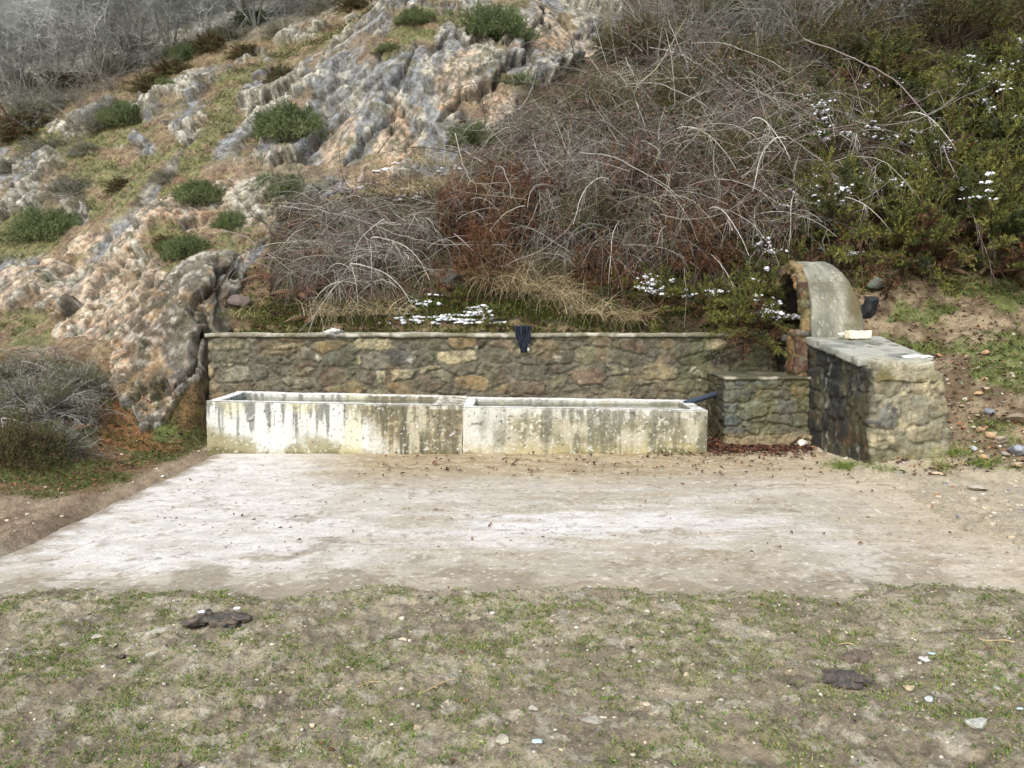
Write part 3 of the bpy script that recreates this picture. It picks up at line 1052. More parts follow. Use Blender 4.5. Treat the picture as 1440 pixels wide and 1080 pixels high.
sb = empty("spring_box", (0, 0, 0), 0, "spring box with grey concrete barrel roof and rusty stone facade on the wing wall", "spring box")
b = MB()


def vault_col(P):
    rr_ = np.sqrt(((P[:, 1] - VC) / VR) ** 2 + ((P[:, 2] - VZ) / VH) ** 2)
    n = fbm(P * np.array([6, 3, 3]), 4, 461)
    c = mix(lin((140, 139, 122)), lin((112, 112, 100)), S(n, 0.4, 0.6))
    c = mix(c, lin((176, 172, 152)), S(fbm(P * 48, 3, 463), 0.66, 0.72) * 0.7)
    c = mix(c, lin((88, 78, 48)), S(P[:, 0] + 0.3 * (n - 0.5), 3.8, 4.05) * 0.85)
    c = mix(c, lin((98, 98, 92)), S(fbm(P * np.array([9, 3, 3]), 4, 465), 0.52, 0.66) * 0.5)
    c = mix(c, lin((84, 82, 58)), S(fbm(P * 7, 5, 466, gain=0.65), 0.54, 0.62) * 0.5)
    return mix(c, lin((56, 52, 44)), (rr_ < 0.9).astype(float))  # inner shell coloured near-dark: shade of the arch opening put into the colour


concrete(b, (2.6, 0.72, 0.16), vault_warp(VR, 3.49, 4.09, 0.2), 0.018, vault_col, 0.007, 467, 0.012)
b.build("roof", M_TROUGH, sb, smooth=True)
b = MB()
masonry(b, (2.6, 0.16, 0.3), vault_warp(VR - 0.05, 3.40, 3.49, 0.16), 0.016, (0.3, 0.26, 0.2), [(130, 102, 64), (112, 78, 52), (98, 88, 60), (146, 122, 80), (90, 66, 48)], (120, 108, 76), 471, 0.025,
        colfn=lambda P, c: mix(c, lin((84, 80, 44)), S(fbm(P * 5, 3, 473), 0.5, 0.6) * 0.5))
b.build("facade", M_STONE, sb, smooth=True)
b = MB()
masonry(b, (0.14, 0.42, 0.6), lerp_box(3.31, 3.45, 9.27, 9.62, 0.80, 1.36), 0.015, (0.3, 0.26, 0.22), [(130, 100, 60), (112, 76, 48), (98, 86, 56), (90, 64, 44)], (104, 92, 60), 475, 0.025)
b.build("pier", M_WETSTONE, sb, smooth=True)
b = MB()
b.add([(3.9, VC - VR + .2, 1.0), (3.9, VC + VR - .2, 1.0), (3.9, VC + VR - .3, 1.8), (3.9, VC - VR + .3, 1.8)], [[0, 1, 2, 3]], lin((50, 46, 40)))  # closes the vault; dark colour paints in the shade behind the arch
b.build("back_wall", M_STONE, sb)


# ---------------------------------------------------------------- tubes, rocks
def tubes(mb, paths, radii, sides, cols):
    """paths (N,K,3), radii (N,K), cols (N,3)"""
    N_, K, _ = paths.shape
    t = np.gradient(paths, axis=1)
    t /= np.maximum(np.linalg.norm(t, axis=2, keepdims=True), 1e-9)
    ref = np.where(np.abs(t[..., 2:3]) < 0.9, np.array([0, 0, 1.0]), np.array([1.0, 0, 0]))
    a = np.cross(t, ref)
    a /= np.maximum(np.linalg.norm(a, axis=2, keepdims=True), 1e-9)
    c = np.cross(t, a)
    ang = np.arange(sides) * 2 * pi / sides
    ring = a[:, :, None] * np.cos(ang)[None, None, :, None] + c[:, :, None] * np.sin(ang)[None, None, :, None]
    Vv = paths[:, :, None] + ring * radii[:, :, None, None]
    I = np.arange(N_ * K * sides).reshape(N_, K, sides)
    J = np.roll(I, -1, 2)
    Q = np.stack([I[:, :-1], J[:, :-1], J[:, 1:], I[:, 1:]], -1).reshape(-1, 4)
    mb.add(Vv.reshape(-1, 3), Q, np.repeat(cols, K * sides, 0))


def ico(sub=2):
    t = (1 + 5 ** .5) / 2
    v = [(-1, t, 0), (1, t, 0), (-1, -t, 0), (1, -t, 0), (0, -1, t), (0, 1, t), (0, -1, -t), (0, 1, -t), (t, 0, -1), (t, 0, 1), (-t, 0, -1), (-t, 0, 1)]
    f = [(0, 11, 5), (0, 5, 1), (0, 1, 7), (0, 7, 10), (0, 10, 11), (1, 5, 9), (5, 11, 4), (11, 10, 2), (10, 7, 6), (7, 1, 8), (3, 9, 4), (3, 4, 2), (3, 2, 6), (3, 6, 8), (3, 8, 9), (4, 9, 5), (2, 4, 11), (6, 2, 10), (8, 6, 7), (9, 8, 1)]
    v = [np.array(p) / np.linalg.norm(p) for p in v]
    for _ in range(sub):
        cache, nf = {}, []

        def md(a, b):
            k = (min(a, b), max(a, b))
            if k not in cache:
                m = v[a] + v[b]
                v.append(m / np.linalg.norm(m))
                cache[k] = len(v) - 1
            return cache[k]
        for a, b_, c in f:
            x1, x2, x3 = md(a, b_), md(b_, c), md(c, a)
            nf += [(a, x1, x3), (b_, x2, x1), (c, x3, x2), (x1, x2, x3)]
        f = nf
    return np.array(v), np.array(f)


ICO0, ICO1, ICO3, ICO4 = ico(0), ico(1), ico(3), ico(4)


def rock_shape(seed, sc=(1, 1, 0.7), rough=0.25, base=ICO3):
    v, f = base
    g_ = np.random.default_rng(seed)
    v = v.copy()
    for _ in range(12):                                 # broken flat faces
        nn = g_.normal(size=3)
        nn /= np.linalg.norm(nn)
        cut = g_.uniform(0.42, 0.8)
        dd_ = v @ nn
        v = v - np.maximum(dd_ - cut, 0)[:, None] * nn * 0.9
    d = 1 + rough * 2 * (fbm(v * 1.3 + seed * 3.1, 3, seed) - 0.5)
    F1_, F2_, r = voro(v * 1.4 + seed, seed)
    d *= 0.85 + 0.25 * r[:, 0]
    d += 0.1 * (fbm(v * 5 + seed, 3, seed + 2) - 0.5)
    return v * d[:, None] * np.array(sc), f


def rock_obj(name, px, py, wpx, asp, col, label, cat="rock", group=None, seed=1, loc=None, mat=None, sink=0.25, deep=1.0):
    p = spot(px, py) if loc is None else np.array(loc)
    s = wpx / F * p[1] / 2
    v, f = rock_shape(seed, (1, deep, asp))
    b = MB()
    cc = lin(col)[None] * (0.62 + 0.45 * fbm(v * 3, 3, seed + 5))[:, None]
    b.add(v * s, f, cc)
    o = b.build(name, mat or M_PEBBLE, smooth=True)
    o.location = (p[0], p[1], p[2] + s * asp * (1 - sink))
    o.rotation_euler = (0, 0, seed * 1.3)
    return tag(o, label, cat, group)


# ---------------------------------------------------------------- plants
def unit(v):
    return v / np.maximum(np.linalg.norm(v, axis=-1, keepdims=True), 1e-9)


def needles(mb, O, D, L, m, nl, nw, cols, r_, spread=0.9, tipc=None):
    """sprays: origins O (S,3), directions D, lengths L (S); m needle blades of length nl each"""
    Sn = len(O)
    t = np.tile(np.linspace(0.05, 1.0, m), (Sn, 1)) + r_.uniform(-0.03, 0.03, (Sn, m))
    droop = np.zeros((Sn, m, 3))
    droop[..., 2] = -0.12 * (t ** 2) * L[:, None]
    base = O[:, None] + D[:, None] * (t * L[:, None])[..., None] + droop
    rnd = unit(r_.normal(size=(Sn, m, 3)))
    side = unit(rnd - (rnd * D[:, None]).sum(-1, keepdims=True) * D[:, None])
    nd = unit(D[:, None] * 0.75 + side * spread)
    ln = nl * (1.1 - 0.5 * t) * r_.uniform(0.7, 1.3, (Sn, m))
    wv = unit(np.cross(nd, unit(r_.normal(size=(Sn, m, 3))))) * nw * 0.5
    tip = base + nd * ln[..., None]
    Vv = np.stack([base - wv, base + wv, tip], 2).reshape(-1, 3)
    I = np.arange(Sn * m * 3).reshape(-1, 3)
    c = np.repeat(cols[:, None], m, 1) * r_.uniform(0.75, 1.25, (Sn, m, 1))
    if tipc is not None:
        c = c * (1 - 0.5 * t[..., None]) + tipc * 0.5 * t[..., None]
    mb.add(Vv, I, np.repeat(c.reshape(-1, 3), 3, 0))


def make_bush(name, rad, hgt, ns, m, pal, seed, L=(0.12, 0.28), nl=0.035, nw=0.009, stem=(92, 80, 66), tip=None, leafmat=None, lumps=0.35, outward=0.6, fill=0.55, part="foliage"):
    r_ = np.random.default_rng(seed)
    root = empty(name)
    d = unit(r_.normal(size=(ns, 3)))
    d[:, 2] = np.abs(d[:, 2])
    lump = 1 + lumps * 2 * (fbm(d * 2.1 + seed, 3, seed) - 0.5)
    rr = (fill + (1 - fill) * r_.uniform(0, 1, ns) ** 0.7) * lump
    O = d * rr[:, None] * np.array([rad, rad, hgt])
    D = unit(d * np.array([1, 1, 0.7]) * outward + r_.normal(size=(ns, 3)) * 0.4 + np.array([0, 0, 0.35]))
    Ls = r_.uniform(*L, ns)
    O = O - D * (Ls * 0.6)[:, None]
    O[:, 2] = np.maximum(O[:, 2], -0.05)
    clump = fbm(O * 4.0, 2, seed + 3)
    cols = pick(pal, np.clip(r_.uniform(0, 1, ns) * 0.45 + clump * 1.1 - 0.28, 0, 0.999))
    b = MB()
    needles(b, O, D, Ls, m, nl, nw, cols, r_, tipc=None if tip is None else lin(tip))
    b.build(part, leafmat or M_LEAF, root)
    b = MB()
    k = 46
    end = O[:k] * 0.95
    t = np.linspace(0, 1, 6)[None, :, None]
    st = r_.normal(size=(k, 3)) * np.array([0.08, 0.08, 0]) * rad - np.array([0, 0, 0.12])
    pth = st[:, None] * (1 - t) + end[:, None] * t + r_.normal(size=(k, 6, 3)) * 0.015
    tubes(b, pth, np.linspace(0.012, 0.004, 6)[None].repeat(k, 0), 4, np.repeat(lin(stem)[None], k, 0))
    b.build("stems", M_TWIG, root)
    root["_tips"] = 0
    TIPS[root.name] = O[np.argsort(-O[:, 2] - 0.2 * r_.uniform(size=ns))][: ns // 3] + np.array([0, 0, 0.0])
    return root


TIPS = {}


def make_juniper(name, rad, hgt, nb, per, seed, pal=None, deadp=None, nl=0.032, nw=0.0095, L=(0.09, 0.2), dead=0.75, m=20, leafmat=None, emax=1.25, wood=(96, 78, 60), r0=0.016):
    r_ = np.random.default_rng(seed)
    root = empty(name)
    a = r_.uniform(0, 2 * pi, nb)
    e = r_.uniform(0.0, emax, nb)
    d = unit(np.stack([np.cos(a) * np.cos(e), np.sin(a) * np.cos(e), np.sin(e) * 1.1], 1))
    K = 9
    Ln = rad * r_.uniform(0.6, 1.2, nb) * (1 - 0.25 * e)
    st = r_.normal(size=(nb, 3)) * np.array([0.12, 0.12, 0]) * rad
    B_ = cane_paths(r_, nb, K, st, d, Ln, r_.uniform(0.2, 1.0, nb), 0.09)
    B_[..., 2] *= hgt / rad * 1.15
    b = MB()
    tubes(b, B_, np.linspace(r0, r0 * 0.25, K)[None].repeat(nb, 0), 4, np.repeat(lin(wood)[None], nb, 0))
    b.build("stems", M_TWIG, root)
    n = nb * per
    idx = np.repeat(np.arange(nb), per)
    f = r_.uniform(0.25, 1, n) ** 0.7 * (K - 1.001)
    k0 = f.astype(int)
    fr = (f - k0)[:, None]
    O = B_[idx, k0] * (1 - fr) + B_[idx, k0 + 1] * fr
    t = unit(B_[idx, k0 + 1] - B_[idx, k0])
    sd_ = unit(np.cross(t, [0, 0, 1.0])) * r_.choice([-1, 1], n)[:, None]
    D = unit(t * 0.8 + sd_ * r_.uniform(0.2, 1.0, (n, 1)) + r_.normal(size=(n, 3)) * 0.22 + np.array([0, 0, 0.15]))
    Ls = r_.uniform(*L, n) * (1.2 - 0.5 * f / K)
    inner = f / (K - 1) < 0.55
    cols = pick(pal or JUN, np.clip(r_.uniform(0, 1, n) * 0.4 + r_.uniform(0, 0.6, nb)[idx], 0, 0.999))
    dd = pick(deadp or [(74, 56, 40), (98, 72, 48), (60, 46, 34), (112, 80, 52)], r_.uniform(0, 1, n))
    bd = r_.uniform(size=nb)[idx] < 0.16
    cols = np.where(((inner & (r_.uniform(size=n) < dead)) | bd)[:, None], dd, cols)  # inner sprays dead brown, which also puts the hollows' shade into the colour
    b = MB()
    needles(b, O, D, Ls, m, nl, nw, cols, r_)
    b.build("foliage", leafmat or M_LEAF, root)
    TIPS[root.name] = O[np.argsort(-O[:, 2])][: n // 3]
    return root


def cane_paths(r_, n, K, start, dirs, length, droop, wob):
    """arching canes"""
    P = np.zeros((n, K, 3))
    P[:, 0] = start
    d = dirs.copy()
    step = (length / (K - 1))[:, None]
    for k in range(1, K):
        d = unit(d + np.array([0, 0, -1.0]) * droop[:, None] / K + r_.normal(size=(n, 3)) * wob)
        P[:, k] = P[:, k - 1] + d * step
    return P


def make_bramble(name, rad, n, length, seed, pal, droop=3.0, thick=0.008, twigs=6, K=12, up=1.1, twl=(0.25, 0.7), leafc=None):
    r_ = np.random.default_rng(seed)
    root = empty(name)
    st = np.stack([r_.normal(0, rad * 0.45, n), r_.normal(0, rad * 0.45, n), np.full(n, -0.05)], 1)
    a = r_.uniform(0, 2 * pi, n)
    dr = unit(np.stack([np.cos(a), np.sin(a), r_.uniform(0.5, 1.6, n) * up], 1))
    Ln = r_.uniform(*length, n)
    wild = r_.uniform(size=n) < 0.45                    # canes that lean on the others, at any height and direction
    st[:, 2] = np.where(wild, r_.uniform(0.1, 1.0, n) * rad, st[:, 2])
    st[:, :2] = np.where(wild[:, None], st[:, :2] * 1.7, st[:, :2])
    dr[:, 2] = np.where(wild, r_.uniform(-0.35, 0.7, n), dr[:, 2])
    dr = unit(dr)
    Ln = np.where(wild, Ln * 0.75, Ln)
    P = cane_paths(r_, n, K, st, dr, Ln, np.where(wild, r_.uniform(-0.4, 0.9, n), r_.uniform(0.5, 1.4, n)) * droop, 0.085)
    cols = pick(pal, r_.uniform(0, 1, n)) * r_.uniform(0.75, 1.2, (n, 1))
    b = MB()
    tubes(b, P, (r_.uniform(0.45, 1.8, n)[:, None] * np.linspace(thick, thick * 0.3, K)[None]), 4, cols)
    # side twigs
    n2 = n * twigs
    idx = np.repeat(np.arange(n), twigs)
    kk = r_.integers(2, K - 1, n2)
    s2 = P[idx, kk]
    d0 = unit(P[idx, np.minimum(kk + 1, K - 1)] - P[idx, kk - 1])
    d2 = unit(d0 * 0.8 + r_.normal(size=(n2, 3)) * 0.6)
    P2 = cane_paths(r_, n2, 6, s2, d2, r_.uniform(*twl, n2), np.full(n2, droop * 0.4), 0.16)
    b2 = MB()
    tubes(b2, P2, r_.uniform(0.6, 1.2, n2)[:, None] * np.linspace(thick * 0.5, thick * 0.2, 6)[None], 3, cols[idx] * r_.uniform(0.8, 1.2, (n2, 1)))
    b.build("stems", M_TWIG, root)
    b2.build("crown", M_TWIG, root)  # only the side twigs of the canes
    if leafc is not None:
        m = n * 3
        ii = r_.integers(0, n2, m)
        O = P2[ii, r_.integers(1, 6, m)]
        dd = unit(r_.normal(size=(m, 3)))
        w = unit(np.cross(dd, r_.normal(size=(m, 3)))) * 0.014
        l = dd * 0.04
        Vv = np.stack([O, O + l * 0.5 + w, O + l, O + l * 0.5 - w], 1).reshape(-1, 3)
        b3 = MB()
        b3.add(Vv, np.arange(m * 4).reshape(-1, 4), np.repeat(pick(leafc, r_.uniform(0, 1, m)), 4, 0))
        b3.build("dead_leaves", M_DRY, root)
    return root


def make_tree(name, height, seed, colt=(134, 133, 124), spread=0.6, n1=15, n2=12, n3=9, colw=(186, 187, 180)):
    r_ = np.random.default_rng(seed)
    root = empty(name)
    K = 9
    b = MB()
    ns = 3
    a = r_.uniform(0, 2 * pi, ns)
    dr = unit(np.stack([np.cos(a) * 0.28, np.sin(a) * 0.28, np.ones(ns)], 1))
    L0 = height * r_.uniform(0.6, 0.9, ns)
    P0 = cane_paths(r_, ns, K, np.zeros((ns, 3)) - np.array([0, 0, .2]), dr, L0, np.full(ns, -0.1), 0.09)
    ct = np.repeat(lin(colt)[None], ns, 0)
    tubes(b, P0, np.linspace(0.055, 0.014, K)[None].repeat(ns, 0) * height / 5, 6, ct)
    b.build("trunk", M_TWIG, root)
    crown = MB()

    def lev(Pp_, cnt, klo, length, r0, dev, up, sides, K2):
        n = len(Pp_) * cnt
        Kp = Pp_.shape[1]
        idx = np.repeat(np.arange(len(Pp_)), cnt)
        kk = r_.integers(klo, Kp - 1, n)
        f = r_.uniform(0, 1, (n, 1))
        s = Pp_[idx, kk] * (1 - f) + Pp_[idx, kk + 1] * f
        d0 = unit(Pp_[idx, kk + 1] - Pp_[idx, kk])
        d = unit(d0 * (1 - dev) + r_.normal(size=(n, 3)) * dev + np.array([0, 0, up]))
        Pn = cane_paths(r_, n, K2, s, d, length * r_.uniform(0.5, 1.2, n), np.full(n, -0.15), 0.13)
        tubes(crown, Pn, np.linspace(r0, r0 * 0.35, K2)[None] * r_.uniform(0.7, 1.2, (n, 1)), sides, np.repeat(lin(colw)[None], n, 0) * r_.uniform(0.75, 1.25, (n, 1)))
        return Pn
    Pa = lev(P0, n1, 2, height * 0.42, 0.016 * height / 5, spread, 0.25, 4, 7)
    Pb = lev(Pa, n2, 1, height * 0.2, 0.008, 0.55, 0.15, 3, 6)
    lev(Pb, n3, 1, height * 0.10, 0.006, 0.7, 0.05, 3, 4)
    crown.build("crown", M_TWIG, root)
    return root


def tussock_mesh(mb, r_, n, length, rad, pal, droop=2.2, w=0.006, O=(0, 0, 0), lean=(0, 0, 0)):
    K = 6
    st = np.stack([r_.normal(0, rad, n), r_.normal(0, rad, n), np.zeros(n)], 1) + np.array(O)
    a = r_.uniform(0, 2 * pi, n)
    dr = unit(np.stack([np.cos(a) * 0.6, np.sin(a) * 0.6, r_.uniform(0.5, 1.3, n)], 1) + np.array(lean))
    P = cane_paths(r_, n, K, st, dr, r_.uniform(*length, n), r_.uniform(0.5, 1.4, n) * droop, 0.07)
    t = np.gradient(P, axis=1)
    sd_ = unit(np.cross(t, r_.normal(size=(n, 1, 3))))
    ww = (np.linspace(1, 0.15, K) * w * 0.5)[None, :, None]
    A, B = P - sd_ * ww, P + sd_ * ww
    Vv = np.stack([A, B], 2)
    I = np.arange(n * K * 2).reshape(n, K, 2)
    Q = np.stack([I[:, :-1, 0], I[:, :-1, 1], I[:, 1:, 1], I[:, 1:, 0]], -1).reshape(-1, 4)
    cols = pick(pal, r_.uniform(0, 1, n)) * r_.uniform(0.75, 1.2, (n, 1))
    mb.add(Vv.reshape(-1, 3), Q, np.repeat(cols, K * 2, 0))


STRAW = [(176, 162, 126), (156, 140, 106), (134, 116, 86), (192, 180, 148), (120, 108, 76)]
GREENG = [(98, 122, 50), (120, 142, 60), (84, 104, 44), (136, 146, 76)]


def inst(proto, used, loc, s, rz, label, group=None, sz=None, tilt=0.0):
    """first call uses the proto itself, later ones copies of it"""
    o = proto if not used.get(proto.name) else copy_tree(proto)
    key = proto.name
    used[key] = True
    o.location = loc
    o.scale = (s, s, sz or s)
    o.rotation_euler = (tilt, 0, rz)
    o["label"] = label
    o["category"] = CATS[key]
    if group:
        o["group"] = group
    PLACED.append((key, o))
    return o


CATS, PLACED, USED = {}, [], {}


def reg(o, cat):
    CATS[o.name] = cat
    return o


GREEN = [(72, 84, 48), (90, 102, 60), (106, 118, 74), (122, 132, 88), (92, 96, 62)]
JUN = [(50, 56, 32), (70, 77, 38), (94, 98, 46), (122, 122, 60), (84, 86, 48)]
RUST = [(86, 60, 42), (104, 70, 48), (72, 52, 40), (122, 92, 66), (84, 78, 50)]
OLIVE = [(86, 82, 52), (80, 86, 50), (100, 88, 60), (78, 68, 50), (104, 106, 68)]
HEATH = [(122, 120, 106), (142, 140, 128), (104, 102, 84), (100, 108, 66), (148, 144, 136)]
moundA = reg(make_bush("juniper_mound", 0.5, 0.36, 2100, 24, GREEN, 11, (0.08, 0.2), 0.026, 0.008, lumps=0.5, outward=0.8, fill=0.6), "bush")
moundB = reg(make_bush("juniper_mound", 0.5, 0.32, 1900, 24, GREEN, 12, (0.08, 0.22), 0.026, 0.008, lumps=0.75, outward=0.9, fill=0.55), "bush")
brownA = reg(make_juniper("heath_bush", 0.56, 0.36, 170, 18, 13, OLIVE + [(88, 96, 50)], None, 0.026, 0.008, (0.07, 0.18), 0.5, 18, M_DRY), "bush")
greyA = reg(make_juniper("heather_bush", 0.6, 0.36, 150, 12, 14, HEATH, [(120, 112, 100), (92, 98, 62)], 0.026, 0.006, (0.08, 0.2), 0.5, 13, M_DRY, wood=(142, 136, 126), r0=0.008), "bush")
junA = reg(make_juniper("juniper_bush", 0.85, 0.75, 76, 32, 15), "bush")
junB = reg(make_juniper("juniper_bush", 0.85, 0.65, 66, 32, 16), "bush")
rustA = reg(make_bush("bracken_bush", 0.7, 0.55, 1500, 26, RUST, 17, (0.12, 0.3), 0.034, 0.009, leafmat=M_DRY, lumps=0.7), "bush")
oliveA = reg(make_bush("gorse_bush", 0.8, 0.6, 1500, 28, OLIVE, 18, (0.14, 0.3), 0.034, 0.009, leafmat=M_DRY, lumps=0.7), "bush")


MOUNDS = [
    (moundA, 178, 176, 84, 42, "green cushion bush alone on the grey ledge below the bare trees"),
    (moundB, 57, 335, 98, 62, "broad green cushion bush low on the slope by the grassy shelf"),
    (moundA, 406, 196, 104, 60, "round green bush on the slope beside the blue-grey rock face"),
    (moundB, 388, 270, 96, 54, "flat green bush just above the bare grey brambles"),
    (moundA, 278, 288, 82, 40, "low green bush above the orange-stained rock"),
    (moundB, 324, 318, 64, 34, "small green bush between the orange rock and the brambles"),
    (moundA, 256, 362, 76, 40, "dull green bush at the foot of the orange rock overhang"),
    (moundB, 692, 50, 112, 62, "dark green bush with rusty edge lodged in the top cleft of the rock"),
    (moundA, 660, 202, 74, 38, "green bush tucked between rock face and bramble thicket"),
    (moundB, 728, 116, 70, 26, "thin green bush on the rock lip above the brambles"),
    (moundA, 258, 86, 58, 36, "green bush among reddish twigs near the wood edge"),
    (moundB, 348, 38, 54, 34, "dark green bush standing at the wood edge on the crest"),
    (moundA, 584, 36, 62, 28, "faded green bush on the crown of the grey rock"),
    (brownA, 396, 112, 64, 36, "brown and green bush on the grassy ledge under the crest"),
    (brownA, 214, 130, 64, 34, "rusty brown bush on the rocky crest"),
    (brownA, 190, 76, 60, 34, "mixed brown bush in front of the bare wood"),
    (brownA, 232, 340, 40, 20, "tiny brown bush on the orange rock ledge"),
    (greyA, 8, 226, 32, 26, "small rounded grey bush at the picture edge on the slope"),
    (greyA, 80, 152, 90, 44, "grey heather bush with red twigs below the wood"),
    (greyA, 100, 276, 86, 42, "grey-green heather bush above the broad green cushion"),
    (greyA, 120, 216, 60, 26, "sparse grey heather bush on stony soil"),
    (greyA, 232, 252, 50, 26, "thin grey bush on the grassy strip between ledges"),
    (greyA, 40, 180, 70, 50, "dark heather bush at the foot of the wood"),
    (brownA, 296, 74, 60, 36, "russet bush with bare stems on the crest"),
    (brownA, 30, 190, 90, 50, "reddish brown bush low at the picture edge below the wood"),
    (greyA, 60, 215, 70, 36, "dull grey bush on soil under the reddish brown bush"),
    (greyA, 130, 190, 60, 40, "straggly grey bush left of the lone green cushion"),
    (brownA, 90, 130, 80, 44, "brown bush half hidden by the bare wood"),
    (greyA, 160, 110, 80, 50, "ash-grey bush at the foot of the bare trees"),
    (brownA, 240, 105, 60, 30, "flat russet bush below the green bush on the crest"),
    (greyA, 320, 60, 70, 40, "blue-grey bush between the wood and the crest rocks"),
    (moundB, 230, 130, 46, 26, "small olive bush on the crest beside the russet one"),
    (greyA, 392, 50, 60, 36, "grey twiggy bush on the crest next to the dark green one"),
    (brownA, 345, 80, 50, 26, "brown bush in a hollow of the crest rocks"),
    (moundB, 545, 70, 40, 16, "thin green tuft-like bush on the grey rock crown"),
    (brownA, 170, 265, 46, 20, "low brown bush on the grassy strip below the stony soil"),
    (moundA, 20, 130, 60, 40, "dark green bush inside the edge of the wood"),
    (greyA, 462, 14, 80, 30, "brown-grey bush on the skyline ledge"),
    (brownA, 500, 12, 60, 26, "russet leaf bush beside the crest rocks"),
]
for (pr, px, py, wpx, hpx, lab) in MOUNDS:
    p = spot(px, py)
    s = wpx / F * p[1] / 1.05
    inst(pr, USED, (p[0], p[1] + 0.2 * s, p[2] - 0.03), s, random.uniform(0, 6.28), lab, "bushes dotted over the rocky slope", sz=hpx / F * p[1] / 0.42)

# heather mass at the lower left
for (pr, px, py, wpx, hpx, lab) in [
    (greyA, 40, 590, 150, 90, "tangled grey heather bush at the top of the bank beside the trough"),
    (greyA, 100, 560, 120, 80, "wiry grey heather bush next to the orange earth"),
    (oliveA, 20, 660, 130, 80, "green and brown heather bush lowest on the bank"),
    (greyA, 70, 645, 110, 70, "twiggy grey heather bush over dead fern on the bank"),
    (greyA, 0, 540, 120, 60, "grey heather bush below the green grass shelf"),
    (moundB, 40, 625, 90, 50, "yellow-green sprig bush in the middle of the heather"),
]:
    p = spot(px, py)
    s = wpx / F * p[1] / (1.05 if pr is not oliveA else 1.7)
    inst(pr, USED, (p[0], p[1] + 0.1, p[2] - 0.04), s, random.uniform(0, 6.28), lab, "heather bushes on the bank beside the trough", sz=hpx / F * p[1] / (0.42 if pr is not oliveA else .7))

# thicket fill and junipers on the right
THICK = [
    (rustA, 690, 400, 130, 95, "rusty brown dead bracken bush above the wall"),
    (rustA, 650, 345, 110, 90, "rusty bracken bush at the foot of the snowy grass"),
    (rustA, 740, 330, 150, 100, "rusty bracken bush under the arching brambles"),
    (rustA, 712, 275, 90, 50, "rust-red bush beside the rock face"),
    (oliveA, 830, 330, 160, 90, "brown bush deep inside the bramble thicket"),
    (rustA, 900, 300, 160, 90, "olive bush behind the arching brambles"),
    (rustA, 960, 380, 150, 90, "brown-green bush below the brambles above the wall"),
    (rustA, 1020, 330, 160, 90, "rusty bush between brambles and snowy junipers"),
    (oliveA, 1010, 250, 170, 90, "red-brown bush high in the bramble thicket"),
    (oliveA, 1090, 260, 170, 90, "olive bush under the fallen bare branches"),
    (oliveA, 840, 200, 170, 90, "brown bush at the top of the bramble thicket"),
    (greyA, 770, 190, 120, 70, "pinkish dry bush at the edge of the rock"),
    (oliveA, 940, 180, 180, 90, "dull bush under grey branches on the upper slope"),
    (oliveA, 1040, 130, 200, 80, "dark green bush under the bare shrubs near the crest"),
    (oliveA, 1180, 90, 220, 80, "dark green bush near the top of the slope"),
    (oliveA, 900, 80, 160, 60, "low brown bush on the upper slope beside the rock"),
    (oliveA, 1330, 60, 240, 90, "brown bush with snow high on the slope"),
    (oliveA, 1240, 30, 200, 60, "pale green bush on the top of the slope"),
    (oliveA, 1050, 40, 200, 70, "shaded bush behind bare shrubs at the crest"),
    (oliveA, 1420, 30, 180, 70, "dark brown bush in the top corner of the slope"),
    (rustA, 860, 400, 140, 70, "tawny bush behind the dry grass"),
    (oliveA, 1190, 200, 180, 80, "brown bush behind the snowy junipers"),
    (oliveA, 760, 400, 90, 50, "straw-brown bush behind the long dry grass"),
]
for (pr, px, py, wpx, hpx, lab) in THICK:
    p = spot(px, py)
    bw, bh = (1.45, 0.62) if pr is rustA else (1.2, 0.42) if pr is greyA else (1.65, 0.68)
    inst(pr, USED, (p[0], p[1] + 0.15, p[2] - 0.05), wpx / F * p[1] / bw, random.uniform(0, 6.28), lab, "brown bushes filling the thicket", sz=hpx / F * p[1] / bh)

